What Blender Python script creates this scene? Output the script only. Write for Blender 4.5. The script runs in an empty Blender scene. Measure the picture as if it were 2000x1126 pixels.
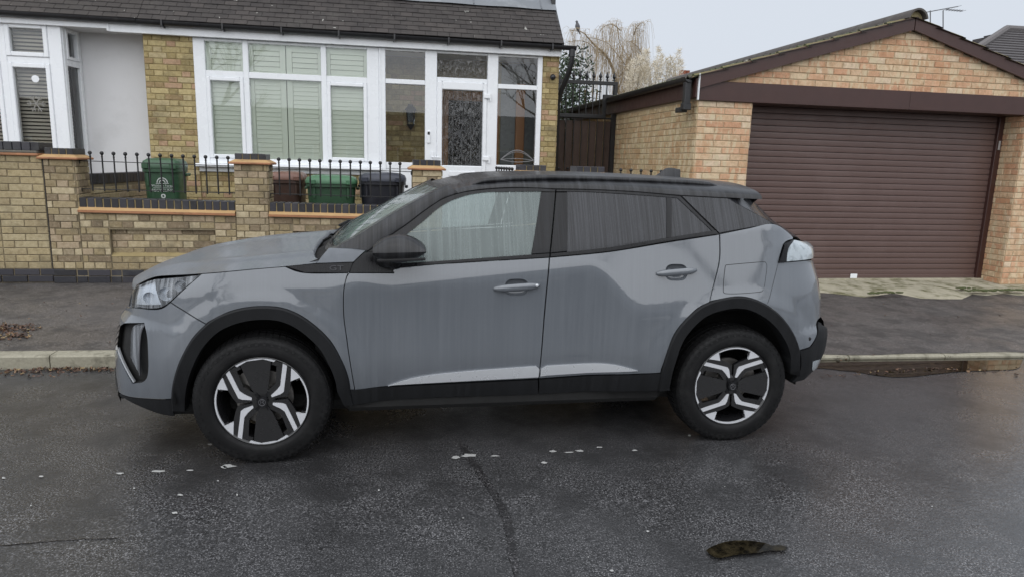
import bpy, bmesh, math, random
from mathutils import Vector, Matrix
from mathutils.geometry import delaunay_2d_cdt
random.seed(7)
SC = bpy.context.scene
COL = SC.collection
# ------------------------------------------------------------------ camera
F_PX, CAM = 1330.0, Vector((-.6549, -4.3673, 1.5796))
YAW, PITCH, ROLL = .1809, .1842, .0276
fw = Vector((math.sin(YAW)*math.cos(PITCH), math.cos(YAW)*math.cos(PITCH), -math.sin(PITCH)))
_r = Vector((math.cos(YAW), -math.sin(YAW), 0)); _u = _r.cross(fw)
rt = _r*math.cos(ROLL) + _u*math.sin(ROLL); up = _u*math.cos(ROLL) - _r*math.sin(ROLL)
cd = bpy.data.cameras.new('camera'); cam = bpy.data.objects.new('camera', cd); COL.objects.link(cam)
cd.sensor_width = 36; cd.lens = F_PX/2000*36; cd.clip_start = .05; cd.clip_end = 2000
cam.matrix_world = Matrix(((rt.x, up.x, -fw.x, CAM.x), (rt.y, up.y, -fw.y, CAM.y), (rt.z, up.z, -fw.z, CAM.z), (0, 0, 0, 1)))
SC.camera = cam
# ------------------------------------------------------------------ sky, sun, exposure (overcast daylight)
SUN_EL, SUN_AZ = math.radians(52), math.radians(200)
W = bpy.data.worlds.new('World'); SC.world = W; W.use_nodes = True
wn, wl = W.node_tree.nodes, W.node_tree.links
bg = wn['Background']
sky = wn.new('ShaderNodeTexSky'); sky.sky_type = 'NISHITA'; sky.sun_disc = False
sky.sun_elevation = SUN_EL; sky.sun_rotation = SUN_AZ; sky.dust_density = 4.0; sky.air_density = 1.0; sky.ozone_density = 1.0
hs = wn.new('ShaderNodeHueSaturation'); hs.inputs['Saturation'].default_value = .22; hs.inputs['Value'].default_value = 1.0
wl.new(sky.outputs[0], hs.inputs['Color'])
mx = wn.new('ShaderNodeMix'); mx.data_type = 'RGBA'; mx.inputs[0].default_value = .82
wl.new(hs.outputs[0], mx.inputs[6]); mx.inputs[7].default_value = (6.0, 6.5, 7.25, 1)   # the even cloud cover
wl.new(mx.outputs[2], bg.inputs['Color']); bg.inputs['Strength'].default_value = .076
sd = bpy.data.lights.new('sun', 'SUN'); sd.energy = 1.5; sd.angle = math.radians(120); sd.color = (1.0, .992, .98)
so = bpy.data.objects.new('sun', sd); COL.objects.link(so)
sdir = Vector((math.sin(SUN_AZ)*math.cos(SUN_EL), math.cos(SUN_AZ)*math.cos(SUN_EL), math.sin(SUN_EL)))
so.location = (0, 0, 30); so.rotation_euler = sdir.to_track_quat('Z', 'Y').to_euler()
SC.view_settings.view_transform = 'Standard'; SC.view_settings.look = 'None'
SC.view_settings.exposure = 0.70; SC.view_settings.gamma = 1.0; SC.view_settings.use_curve_mapping = False

# ------------------------------------------------------------------ pixel helpers (photo pixels, 2000 x 1126)
def ray(px, py): return fw + rt*((px-1000)/F_PX) - up*((py-563)/F_PX)
def ony(px, py, y): d = ray(px, py); return CAM + d*((y-CAM.y)/d.y)
def onz(px, py, z): d = ray(px, py); return CAM + d*((z-CAM.z)/d.z)
def onx(px, py, x): d = ray(px, py); return CAM + d*((x-CAM.x)/d.x)
def pix(P):
    d = Vector(P)-CAM; z = d.dot(fw)
    if z < .1: return (-9e3, -9e3)
    return (1000+F_PX*d.dot(rt)/z, 563-F_PX*d.dot(up)/z)

# ------------------------------------------------------------------ object helpers
def tag(o, label=None, cat=None, group=None, kind=None):
    if label: o['label'] = label
    if cat: o['category'] = cat
    if group: o['group'] = group
    if kind: o['kind'] = kind
    return o
def empty(name, loc=(0, 0, 0), parent=None, rot=None):
    o = bpy.data.objects.new(name, None); COL.objects.link(o); o.location = loc; o.empty_display_size = .1
    if rot: o.rotation_euler = rot
    if parent: o.parent = parent
    return o
def link(name, me, parent=None, m=None, loc=None):
    o = bpy.data.objects.new(name, me); COL.objects.link(o)
    if m is not None and len(me.materials) == 0: me.materials.append(m)
    if parent is not None:
        o.parent = parent
    if loc is not None: o.location = loc
    return o
def wparent(o, parent):
    """keep o's coordinates as world coordinates under an unrotated parent"""
    o.parent = parent; o.matrix_parent_inverse = Matrix.Translation(-Vector(parent.location))
    return o
class MB:
    def __init__(s): s.v = []; s.f = []; s.sm = False
    def add(s, vs, fs):
        n = len(s.v); s.v += [tuple(v) for v in vs]; s.f += [tuple(i+n for i in f) for f in fs]; return s
    def box(s, x0, x1, y0, y1, z0, z1):
        return s.add([(x0,y0,z0),(x1,y0,z0),(x1,y1,z0),(x0,y1,z0),(x0,y0,z1),(x1,y0,z1),(x1,y1,z1),(x0,y1,z1)],
                     [(0,3,2,1),(4,5,6,7),(0,1,5,4),(1,2,6,5),(2,3,7,6),(3,0,4,7)])
    def bbox(s, x0, x1, y0, y1, z0, z1, b=.004):
        """box with all its edges chamfered"""
        c = [(x0+b, x1-b, x0, x1), (y0+b, y1-b, y0, y1), (z0+b, z1-b, z0, z1)]
        bm = bmesh.new(); M = Matrix.Translation(((x0+x1)/2, (y0+y1)/2, (z0+z1)/2)) @ Matrix.Diagonal((x1-x0, y1-y0, z1-z0, 1))
        bmesh.ops.create_cube(bm, size=1, matrix=M)
        bmesh.ops.bevel(bm, geom=bm.edges[:]+bm.verts[:], offset=b, segments=1, affect='EDGES')
        return s.bm(bm)
    def bm(s, bm):
        bm.verts.ensure_lookup_table(); bm.verts.index_update()
        s.add([v.co[:] for v in bm.verts], [[v.index for v in f.verts] for f in bm.faces]); bm.free(); return s
    def tube(s, pts, r, n=8, caps=True):
        """swept tube; r a number or a list"""
        pts = [Vector(p) for p in pts]; m = len(pts)
        rr = r if isinstance(r, (list, tuple)) else [r]*m
        vs = []; fs = []; prev = None
        for i, p in enumerate(pts):
            t = (pts[min(i+1, m-1)]-pts[max(i-1, 0)])
            if t.length < 1e-9: t = Vector((0, 0, 1))
            t.normalize()
            a = prev if prev is not None else (Vector((0, 0, 1)) if abs(t.z) < .9 else Vector((1, 0, 0)))
            b = t.cross(a); b.normalize(); a2 = b.cross(t); a2.normalize(); prev = a2
            for k in range(n):
                an = 2*math.pi*k/n
                vs.append(p + (a2*math.cos(an)+b*math.sin(an))*rr[i])
        for i in range(m-1):
            for k in range(n):
                fs.append((i*n+k, i*n+(k+1) % n, (i+1)*n+(k+1) % n, (i+1)*n+k))
        if caps: fs.append(tuple(range(n-1, -1, -1))); fs.append(tuple((m-1)*n+k for k in range(n)))
        return s.add(vs, fs)
    def lathe(s, prof, n=16, axis='z', c=(0, 0, 0), a0=0, a1=2*math.pi):
        """prof: (radius, height) pairs"""
        full = abs(a1-a0-2*math.pi) < 1e-6; m = n if full else n+1
        vs = []; fs = []
        for (r, h) in prof:
            for k in range(m):
                an = a0+(a1-a0)*k/n; x = r*math.cos(an); y = r*math.sin(an)
                vs.append((c[0]+x, c[1]+y, c[2]+h) if axis == 'z' else (c[0]+x, c[1]+h, c[2]+y) if axis == 'y' else (c[0]+h, c[1]+x, c[2]+y))
        for i in range(len(prof)-1):
            for k in range(n):
                k2 = (k+1) % m
                fs.append((i*m+k, i*m+k2, (i+1)*m+k2, (i+1)*m+k))
        return s.add(vs, fs)
    def sphere(s, c, r, n=10, m=6, sx=1, sy=1, sz=1):
        prof = [(r*math.sin(math.pi*i/m), -r*math.cos(math.pi*i/m)) for i in range(m+1)]
        k = len(s.v); s.lathe(prof, n)
        for i in range(k, len(s.v)):
            v = s.v[i]; s.v[i] = (c[0]+v[0]*sx, c[1]+v[1]*sy, c[2]+v[2]*sz)
        return s
    def prism(s, poly, y0, y1, axis='y'):
        """poly of (x, z) extruded along y (or (y, z) along x, (x, y) along z)"""
        n = len(poly)
        g = (lambda a, b, h: (a, h, b)) if axis == 'y' else (lambda a, b, h: (h, a, b)) if axis == 'x' else (lambda a, b, h: (a, b, h))
        vs = [g(a, b, y0) for a, b in poly]+[g(a, b, y1) for a, b in poly]
        fs = [tuple(range(n)), tuple(range(2*n-1, n-1, -1))]+[(i, i+n, (i+1) % n+n, (i+1) % n) for i in range(n)]
        return s.add(vs, fs)
    def grid(s, rows):
        n = len(rows[0]); vs = [p for r in rows for p in r]
        fs = [(i*n+j, i*n+j+1, (i+1)*n+j+1, (i+1)*n+j) for i in range(len(rows)-1) for j in range(n-1)]
        return s.add(vs, fs)
    def mesh(s, name, m=None, smooth=False, fix=True, angle=None):
        me = bpy.data.meshes.new(name); me.from_pydata(s.v, [], s.f)
        if fix:
            b = bmesh.new(); b.from_mesh(me); bmesh.ops.recalc_face_normals(b, faces=b.faces[:]); b.to_mesh(me); b.free()
        if smooth:
            me.polygons.foreach_set('use_smooth', [True]*len(me.polygons))
            if angle: me.set_sharp_from_angle(angle=math.radians(angle))
        if m is not None: me.materials.append(m)
        me.update(); return me
    def build(s, name, m, parent=None, smooth=False, world=False, angle=None, fix=True):
        o = link(name, s.mesh(name, m, smooth, fix, angle))
        if parent is not None:
            if world: wparent(o, parent)
            else: o.parent = parent
        return o
def inside(poly, x, y):
    c = False; j = len(poly)-1
    for i in range(len(poly)):
        xi, yi = poly[i]; xj, yj = poly[j]
        if (yi > y) != (yj > y) and x < (xj-xi)*(y-yi)/(yj-yi)+xi: c = not c
        j = i
    return c
def lerp(a, b, t): return a+(b-a)*t
def sstep(a, b, x):
    t = max(0., min(1., (x-a)/(b-a))); return t*t*(3-2*t)
def table(tb, x):
    if x <= tb[0][0]: return tb[0][1]
    for (a, b), (c, d) in zip(tb, tb[1:]):
        if x <= c: return lerp(b, d, (x-a)/(c-a))
    return tb[-1][1]
def smtable(tb, x):
    """smooth (Catmull-Rom) table"""
    n = len(tb)
    if x <= tb[0][0]: return tb[0][1]
    if x >= tb[-1][0]: return tb[-1][1]
    for i in range(n-1):
        if x <= tb[i+1][0]:
            x0, y0 = tb[i]; x1, y1 = tb[i+1]; h = x1-x0; t = (x-x0)/h
            m0 = (tb[i+1][1]-tb[i-1][1])/(tb[i+1][0]-tb[i-1][0])*h if i > 0 else (y1-y0)
            m1 = (tb[i+2][1]-tb[i][1])/(tb[i+2][0]-tb[i][0])*h if i < n-2 else (y1-y0)
            return (2*t**3-3*t*t+1)*y0+(t**3-2*t*t+t)*m0+(-2*t**3+3*t*t)*y1+(t**3-t*t)*m1
def spline(pts, n=6):
    if len(pts) < 3: return pts
    out = []
    for i in range(len(pts)-1):
        p0 = pts[max(i-1, 0)]; p1 = pts[i]; p2 = pts[i+1]; p3 = pts[min(i+2, len(pts)-1)]
        for k in range(n):
            t = k/n
            out.append(tuple(.5*((2*p1[a])+(-p0[a]+p2[a])*t+(2*p0[a]-5*p1[a]+4*p2[a]-p3[a])*t*t+(-p0[a]+3*p1[a]-3*p2[a]+p3[a])*t**3) for a in (0, 1)))
    out.append(pts[-1]); return out
def text_mesh(txt, size, m, extrude=.0008, name='lettering'):
    cu = bpy.data.curves.new(name, 'FONT'); cu.body = txt; cu.size = size; cu.align_x = 'CENTER'; cu.align_y = 'CENTER'
    cu.extrude = extrude; cu.resolution_u = 2
    t = bpy.data.objects.new(name, cu); COL.objects.link(t)
    dg = bpy.context.evaluated_depsgraph_get(); me = bpy.data.meshes.new_from_object(t.evaluated_get(dg))
    bpy.data.objects.remove(t); bpy.data.curves.remove(cu); me.name = name
    me.materials.clear(); me.materials.append(m); return me

# ------------------------------------------------------------------ materials
def newmat(name):
    m = bpy.data.materials.new(name); m.use_nodes = True
    nt = m.node_tree; return m, nt, nt.nodes, nt.links, nt.nodes['Principled BSDF']
def noise(nt, scale, detail=4, rough=.55, coord=None, vscale=None):
    n = nt.nodes.new('ShaderNodeTexNoise'); n.inputs['Scale'].default_value = scale; n.inputs['Detail'].default_value = detail
    n.inputs['Roughness'].default_value = rough
    if coord is None:
        g = nt.nodes.new('ShaderNodeNewGeometry'); coord = g.outputs['Position']
    if vscale:
        mp = nt.nodes.new('ShaderNodeMapping'); mp.inputs['Scale'].default_value = vscale
        nt.links.new(coord, mp.inputs['Vector']); coord = mp.outputs['Vector']
    nt.links.new(coord, n.inputs['Vector']); return n.outputs['Fac']
def ramp(nt, fac, stops, interp='LINEAR'):
    r = nt.nodes.new('ShaderNodeValToRGB'); r.color_ramp.interpolation = interp
    els = r.color_ramp.elements
    while len(els) < len(stops): els.new(.5)
    for e, (p_, c) in zip(els, stops):
        e.position = p_; e.color = (c, c, c, 1) if isinstance(c, (int, float)) else (*c, 1)
    nt.links.new(fac, r.inputs['Fac']); return r.outputs['Color']
def mixc(nt, a, b, fac, mode='MIX'):
    n = nt.nodes.new('ShaderNodeMix'); n.data_type = 'RGBA'; n.blend_type = mode
    for s, v in ((0, fac), (6, a), (7, b)):
        if isinstance(v, (int, float)): n.inputs[s].default_value = v if s == 0 else (v, v, v, 1)
        elif isinstance(v, tuple): n.inputs[s].default_value = (*v, 1)
        else: nt.links.new(v, n.inputs[s])
    return n.outputs[2]
def bump(nt, b, h, strength=.3, dist=.01):
    n = nt.nodes.new('ShaderNodeBump'); n.inputs['Strength'].default_value = strength; n.inputs['Distance'].default_value = dist
    nt.links.new(h, n.inputs['Height']); nt.links.new(n.outputs['Normal'], b.inputs['Normal'])
    return n
def rnd(nt):
    """one random number for each piece, alone or joined"""
    o = nt.nodes.new('ShaderNodeObjectInfo'); g = nt.nodes.new('ShaderNodeNewGeometry')
    a = nt.nodes.new('ShaderNodeMath'); a.operation = 'ADD'; nt.links.new(o.outputs['Random'], a.inputs[0]); nt.links.new(g.outputs['Random Per Island'], a.inputs[1])
    f = nt.nodes.new('ShaderNodeMath'); f.operation = 'FRACT'; nt.links.new(a.outputs[0], f.inputs[0]); return f.outputs[0]
def simple(name, col, rough=.5, metal=0, var=.12, vs=6, bs=0, bstr=.2, bdist=.004, coat=0, spec=.5, dirt=None):
    m, nt, N, L, b = newmat(name)
    c = mixc(nt, tuple(x*(1-var) for x in col), tuple(min(1, x*(1+var)) for x in col), noise(nt, vs, 5))
    if dirt:
        dcol, dscale, lo, hi = dirt
        c = mixc(nt, c, dcol, ramp(nt, noise(nt, dscale, 6, .65), [(lo, 0), (hi, 1)]))
    L.new(c, b.inputs['Base Color']); b.inputs['Metallic'].default_value = metal
    b.inputs['Specular IOR Level'].default_value = spec
    if coat: b.inputs['Coat Weight'].default_value = coat; b.inputs['Coat Roughness'].default_value = .06
    r = ramp(nt, noise(nt, vs*2.3, 4), [(.3, max(.02, rough-.08)), (.7, min(1, rough+.08))]); L.new(r, b.inputs['Roughness'])
    if bs: bump(nt, b, noise(nt, bs, 6, .6), bstr, bdist)
    return m
def brickmat(name, cols, stain=(.05, .045, .03), stain_amt=(.52, .8), band=False, rough=.85):
    m, nt, N, L, b = newmat(name)
    r = rnd(nt)
    n = len(cols); c = ramp(nt, r, [(i/n, c) for i, c in enumerate(cols)], 'CONSTANT')
    c = mixc(nt, c, 1.0, .0)
    # mottling within a brick
    c = mixc(nt, c, mixc(nt, c, (.55, .5, .42), .8, 'MULTIPLY'), ramp(nt, noise(nt, 22, 6, .7), [(.42, 0), (.68, .85)]))
    c = mixc(nt, c, mixc(nt, c, (.62, .55, .42), .55), ramp(nt, noise(nt, 60, 4, .6), [(.55, 0), (.75, .6)]))
    if band:   # pale flash bands across the bricks
        c = mixc(nt, c, (.60, .50, .33), ramp(nt, noise(nt, 1, 3, .6, vscale=(13, 13, 5)), [(.53, 0), (.60, .75)]))
        c = mixc(nt, c, (.50, .27, .14), ramp(nt, noise(nt, 1, 3, .6, vscale=(9, 9, 3.1)), [(.57, 0), (.66, .6)]))
    c = mixc(nt, c, stain, ramp(nt, noise(nt, 3.1, 7, .7), [(stain_amt[0], 0), (stain_amt[1], .8)]))
    L.new(c, b.inputs['Base Color']); b.inputs['Roughness'].default_value = rough
    bump(nt, b, noise(nt, 95, 6, .65), .5, .006); return m
BUFF = brickmat('buff_stock_brick', [(0.301,0.237,0.137), (0.384,0.307,0.183), (0.461,0.378,0.235), (0.333,0.269,0.176), (0.512,0.429,0.281), (0.243,0.186,0.118), (0.410,0.320,0.215), (0.346,0.275,0.157)])
YELL = brickmat('yellow_stock_brick', [(0.360,0.282,0.129), (0.444,0.354,0.171), (0.516,0.420,0.214), (0.348,0.282,0.147), (0.480,0.396,0.226), (0.336,0.240,0.122), (0.456,0.300,0.190), (0.420,0.342,0.171)], stain=(.06,.05,.025))
GARB = brickmat('garage_brick', [(0.617,0.419,0.259), (0.661,0.471,0.302), (0.595,0.356,0.216), (0.683,0.524,0.346), (0.628,0.440,0.281), (0.650,0.398,0.248), (0.584,0.325,0.194), (0.694,0.545,0.389)], stain=(.30,.2,.12), stain_amt=(.6, .9), band=True)
NBRICK = brickmat('neighbour_brick', [(0.329,0.268,0.156), (0.390,0.317,0.187), (0.439,0.366,0.224), (0.366,0.293,0.174), (0.415,0.336,0.193)])
BLUE, nt, N, L, b = newmat('blue_engineering_brick')
_c = ramp(nt, rnd(nt), [(0, (.022,.022,.028)), (.25, (.030,.029,.037)), (.5, (.040,.038,.046)), (.75, (.018,.017,.020))], 'CONSTANT')
L.new(mixc(nt, _c, (.075,.073,.070), ramp(nt, noise(nt, 4, 6, .65), [(.52, 0), (.78, .7)])), b.inputs['Base Color']); b.inputs['Roughness'].default_value = .45; bump(nt, b, noise(nt, 90, 5), .3, .004)
MORT = simple('mortar', (.22,.18,.115), .95, var=.3, vs=14, bs=120, bstr=.5, dirt=((.08,.065,.04), 3, .5, .75))
MORTY = simple('pale_mortar', (.30,.235,.115), .95, var=.2, vs=14, bs=120, bstr=.5, dirt=((.15,.12,.05), 5, .55, .8))
MORTG = simple('garage_mortar', (.44,.34,.22), .95, var=.2, vs=14, bs=120, bstr=.4)
TERRA = simple('terracotta_tile', (.36,.165,.08), .7, var=.25, vs=9, bs=60, bstr=.3, dirt=((.10,.06,.03), 4, .55, .8))
TERRM = simple('ochre_mortar_fillet', (.44,.28,.13), .85, var=.2, vs=12, bs=60, bstr=.4, dirt=((.18,.12,.05), 6, .5, .8))
UPVC = simple('white_plastic', (.83,.85,.875), .28, var=.02, vs=3, dirt=((.62,.62,.60), 5, .64, .95))
RENDER = simple('white_render', (.70,.70,.71), .85, var=.05, vs=2.2, bs=160, bstr=.25, dirt=((.55,.55,.55), 1.5, .55, .9))
BLACKM = simple('black_metal', (.012,.012,.013), .42, var=.2, vs=20)
BLACKP = simple('black_plastic', (.016,.016,.018), .35, var=.2, vs=9, dirt=((.06,.06,.055), 7, .58, .9))
BROWNP = simple('brown_woodgrain_plastic', (.052,.022,.018), .42, var=.18, vs=5)
CAVITY = simple('dark_cavity', (.01,.01,.01), .9)
RUBBER = simple('tyre_rubber', (.007,.007,.0075), .6, spec=.25, var=.25, vs=30, dirt=((.018,.018,.018), 14, .5, .8))
# ================================================================== GROUND
def asphalt(name, base, scale=1., rough=(.2, .5), spec=.5, grain=62, chips=.9, film=0.):
    m, nt, N, L, b = newmat(name)
    ag = noise(nt, grain, 3, .6); ag2 = noise(nt, grain*1.9, 2, .5); ag3 = noise(nt, grain*.45, 3, .6)
    big = noise(nt, .55*scale, 5, .6); mid = noise(nt, 2.6*scale, 7, .7)
    c = mixc(nt, tuple(x*.30 for x in base), tuple(x*1.55 for x in base), ramp(nt, ag, [(.36, 0), (.64, 1)]))
    c = mixc(nt, c, tuple(min(1, x*4.6+.04) for x in base), ramp(nt, ag2, [(.56, 0), (.63, chips)]))
    c = mixc(nt, c, tuple(x*.55 for x in base), ramp(nt, mid, [(.44, 0), (.62, .9)]))
    c = mixc(nt, c, tuple(x*1.5 for x in base), ramp(nt, big, [(.50, 0), (.72, .45)]))
    L.new(c, b.inputs['Base Color']); b.inputs['Specular IOR Level'].default_value = spec
    w = mixc(nt, ramp(nt, big, [(.36, 0), (.64, 1)]), ramp(nt, mid, [(.38, 0), (.66, 1)]), .5)
    L.new(ramp(nt, w, [(.2, rough[0]), (.8, rough[1])]), b.inputs['Roughness'])
    bn = bump(nt, b, mixc(nt, mixc(nt, ag, ag2, .35), ag3, .3), .7, .008)
    if film:      # standing film of water, deeper towards the low end of the street
        ge = N.new('ShaderNodeNewGeometry'); sx = N.new('ShaderNodeSeparateXYZ'); L.new(ge.outputs['Position'], sx.inputs[0])
        mr = N.new('ShaderNodeMapRange'); mr.inputs['From Min'].default_value = -.5; mr.inputs['From Max'].default_value = 3.5; L.new(sx.outputs['X'], mr.inputs['Value'])
        fl = mixc(nt, mr.outputs[0], ramp(nt, mid, [(.35, 0), (.65, 1)]), .35)
        L.new(ramp(nt, fl, [(.15, film*.15), (.9, film)]), b.inputs['Coat Weight']); b.inputs['Coat Roughness'].default_value = .16; b.inputs['Coat IOR'].default_value = 1.6
        b2 = N.new('ShaderNodeBump'); b2.inputs['Strength'].default_value = .35; b2.inputs['Distance'].default_value = .004; L.new(ag3, b2.inputs['Height']); L.new(b2.outputs[0], b.inputs['Coat Normal'])
    return m
ROADM = asphalt('wet_road_asphalt', (.038,.0375,.039), 1., (.2, .46), .65, 72, film=.62, chips=.9)
PAVM = asphalt('footway_asphalt', (.070,.064,.061), 1.4, (.35, .65), .5, 75, .7)
KERBM = simple('granite_kerb', (.30,.28,.215), .7, var=.35, vs=55, bs=140, bstr=.5, dirt=((.11,.10,.07), 9, .5, .72))
CONCM = simple('mossy_concrete', (.37,.34,.255), .85, var=.35, vs=9, bs=50, bstr=.4, bdist=.003, dirt=((.11,.105,.045), 5.5, .48, .66))
SOIL = simple('garden_paving', (.16,.15,.13), .85, var=.3, vs=4, bs=50, bstr=.4)
LEAFM, nt, N, L, b = newmat('dead_leaf')
L.new(ramp(nt, rnd(nt), [(0, (.07,.034,.020)), (.3, (.115,.055,.028)), (.55, (.05,.027,.018)), (.78, (.16,.09,.042)), (.92, (.25,.18,.085))], 'CONSTANT'), b.inputs['Base Color']); b.inputs['Roughness'].default_value = .55
WATER, nt, N, L, b = newmat('puddle_water')
L.new(mixc(nt, (.008,.007,.004), (.085,.068,.034), ramp(nt, noise(nt, 38, 6, .7), [(.35, 0), (.7, 1)])), b.inputs['Base Color']); b.inputs['Roughness'].default_value = .025; b.inputs['IOR'].default_value = 1.33; b.inputs['Specular IOR Level'].default_value = .75
bump(nt, b, noise(nt, 5, 2), .03, .004)
WATER2, nt, N, L, b = newmat('gutter_water')
L.new(mixc(nt, (.005,.0042,.003), (.045,.036,.02), ramp(nt, noise(nt, 22, 6, .7), [(.4, 0), (.72, 1)])), b.inputs['Base Color']); b.inputs['Roughness'].default_value = .03; b.inputs['IOR'].default_value = 1.33; b.inputs['Specular IOR Level'].default_value = .85
bump(nt, b, noise(nt, 6, 2), .03, .003)
def sheet(name, pts, m, kind='structure', parent=None):
    q = MB(); q.add(pts, [tuple(range(len(pts)))]); o = q.build(name, m, parent)
    if kind: o['kind'] = kind
    return o
sheet('ground', [(-400,-400,-.08), (400,-400,-.08), (400,400,-.08), (-400,400,-.08)], SOIL)
def kerb_y(x): return .955-.047*(max(-6, min(12, x))+3.6)       # front face of the kerb
def kerb_z(x): return lerp(.100, .030, sstep(.9, 2.6, x))
# road: a sheet from the far kerb to the near one
xs = [-60, -30, -14]+[-10+k for k in range(0, 25)]+[20, 40, 60]
q = MB(); q.grid([[(x, kerb_y(x)+.05, -.001) for x in xs], [(x, -1.0, 0) for x in xs], [(x, -3.6, .02) for x in xs], [(x, -8.2, -.01) for x in xs]])
q.build('road', ROADM)['kind'] = 'structure'
# footway
def foot_z(x, t):
    k = kerb_z(x); w = lerp(.165, .128, sstep(1.5, 3.2, x)); return lerp(k-.004, w, t)
q = MB(); xs2 = [-30, -16, -9]+[-8+.25*k for k in range(0, 86)]+[18, 30]
q.grid([[(x, lerp(kerb_y(x)+lerp(.12, .05, sstep(1.4, 2.8, x))+(.03*math.sin(x*5.1)*math.sin(x*2.3) if x > 2.4 else 0), 3.66 if x < 2.8 else 4.2, t), foot_z(x, min(1, t))+lerp(0, .007, sstep(1.4, 2.8, x))) for x in xs2] for t in (0, .2, .4, .6, .8, 1)])
q.build('pavement', PAVM)['kind'] = 'structure'
q = MB(); q.grid([[(x, -8.1, .1) for x in (-40, 0, 40)], [(x, -10.2, .12) for x in (-40, 0, 40)]]); q.build('far_pavement', PAVM)['kind'] = 'structure'
kerb = empty('kerb', (0, .9, 0)); kerb['kind'] = 'structure'
x = -7.6
while x < 9:
    x1 = x+.90; q = MB(); b_ = .012
    v = []
    for xx in (x+.004, x1-.004):
        y = kerb_y(xx); z = kerb_z(xx)
        v += [(xx, y, -.05), (xx, y, z-b_), (xx, y+b_, z), (xx, y+.135, z), (xx, y+.135, -.05)]
    q.add(v, [(0,1,6,5), (1,2,7,6), (2,3,8,7), (3,4,9,8), (0,4,3,2,1), (5,6,7,8,9)]); q.build('kerb_stone', KERBM, kerb, world=True); x = x1
# concrete apron in front of the garage
zt = lambda y: lerp(.128, .185, sstep(2.6, 3.72, y))
pts_top = [(3.0, 3.95), (8.6, 3.95)]
edge = [(1990,571),(1960,568),(1928,571),(1900,569),(1880,577),(1840,577),(1800,576),(1770,571),(1745,567),(1715,571),(1690,574),(1660,571),(1630,568),(1600,566)]
ed = [onz(a, b_, .135) for a, b_ in edge]
ed = [Vector((8.4, 3.05, 0))]+ed+[Vector((4.4, 2.85, 0)), Vector((3.5, 3.0, 0)), Vector((3.2, 3.28, 0))]
q = MB(); q.grid([[(v.x, lerp(v.y, 3.9, t), lerp(foot_z(v.x, (v.y-kerb_y(v.x))/(4.2-kerb_y(v.x)))+.009, .180, t**.8)) for v in ed] for t in (0, .08, .2, .4, .7, 1)])
q.build('garage_apron', CONCM)['kind'] = 'structure'
MOSS = simple('moss', (.065,.075,.025), .95, var=.4, vs=30, bs=200, bstr=.8)
q = MB()
random.seed(3)
def blobstrip(q, pts, w, z):
    for (px, py) in pts:
        c = onz(px, py, z)
        for k in range(10):
            a = random.uniform(0, 6.28); r = random.uniform(0, w); cc = (c.x+r*1.8*math.cos(a), c.y+r*.5*math.sin(a), z)
            q.sphere(cc, random.uniform(.012, .03), 6, 4, 1.6, .9, .45)
blobstrip(q, [(1990,566),(1972,565),(1955,566),(1935,567),(1915,566),(1900,567),(1740,570),(1725,571),(1712,572),(1885,562)], .09, .152); q.build('moss_patch', MOSS)['kind'] = 'stuff'
# puddles
def puddle(name, pxs, z, label):
    pts = [onz(a, b_, z) for a, b_ in pxs]; sp = spline([(v.x, v.y) for v in pts]+[(pts[0].x, pts[0].y)], 5)[:-1]
    o = sheet(name, [(a, b_, z) for a, b_ in sp], WATER2); return o
puddle('gutter_puddle', [(1560,694),(1620,697),(1700,696),(1760,693),(1830,695),(1900,694),(1960,692),(1996,691),(1996,705),(1985,719),(1940,722),(1880,724),(1830,729),(1770,735),(1720,733),(1680,726),(1640,722),(1600,718),(1560,722)], .0035, '')
puddle('road_puddle', [(1379,1074),(1390,1066),(1420,1056),(1455,1054),(1490,1058),(1508,1064),(1522,1063),(1538,1067),(1534,1073),(1516,1074),(1500,1074),(1480,1078),(1440,1082),(1405,1088),(1388,1082)], .020, '')
def roadz(y): return .02*max(0, min(1, (-1-y)/2.6))
def onroad(px, py, up_=.005):
    z = 0.
    for k in range(5): z = roadz(onz(px, py, z).y)+up_
    return onz(px, py, z)
# tar seam, old paint flecks
TAR = asphalt('tar_seam', (.026,.025,.026), 1.5, (.2, .45), .6)
def strip(name, pts, w, z, m, jag=.3):
    q = MB(); r0 = []; r1 = []
    pts = spline(pts, 5)
    for i, (a, b_) in enumerate(pts):
        c = onroad(a, b_, z); d = onroad(*pts[min(i+1, len(pts)-1)], z)-onroad(*pts[max(i-1, 0)], z); d.normalize(); n = Vector((-d.y, d.x, 0))
        k0, k1 = w*(1+random.uniform(-jag, jag)), w*(1+random.uniform(-jag, jag)); taper = min(1, (len(pts)-i)/4, (i+1)/2)
        r0.append(c+n*k0*taper); r1.append(c-n*k1*taper)
    q.grid([r0, r1]); return q.build(name, m)
o = strip('tar_seam', [(900,862),(915,890),(935,918),(958,950),(975,980),(988,1010),(997,1045),(1003,1085),(1010,1126)], .018, .004, TAR); o['kind'] = 'structure'
DAMP = asphalt('damp_asphalt_line', (.044,.042,.043), 1.3, (.14, .42), .75)
o = strip('trench_seam', [(0,1062),(80,1055),(160,1050),(240,1047)], .006, .004, DAMP, .7); o['kind'] = 'structure'
PAINTF = simple('worn_white_paint', (.40,.40,.39), .6, var=.25, vs=60)
fl = MB()
def fleck(q, px, py, w, h, z=.006):
    c = onz(px, py, z+.0); pts = []
    sc = (onz(px+10, py, z)-c).length/10
    for k in range(9):
        a = 2*math.pi*k/9; r = random.uniform(.55, 1.15)
        v = onroad(px+w*.5*r*math.cos(a), py+h*.5*r*math.sin(a), .0045); pts.append((v.x, v.y, v.z))
    q.add(pts, [tuple(range(9))])
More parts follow.
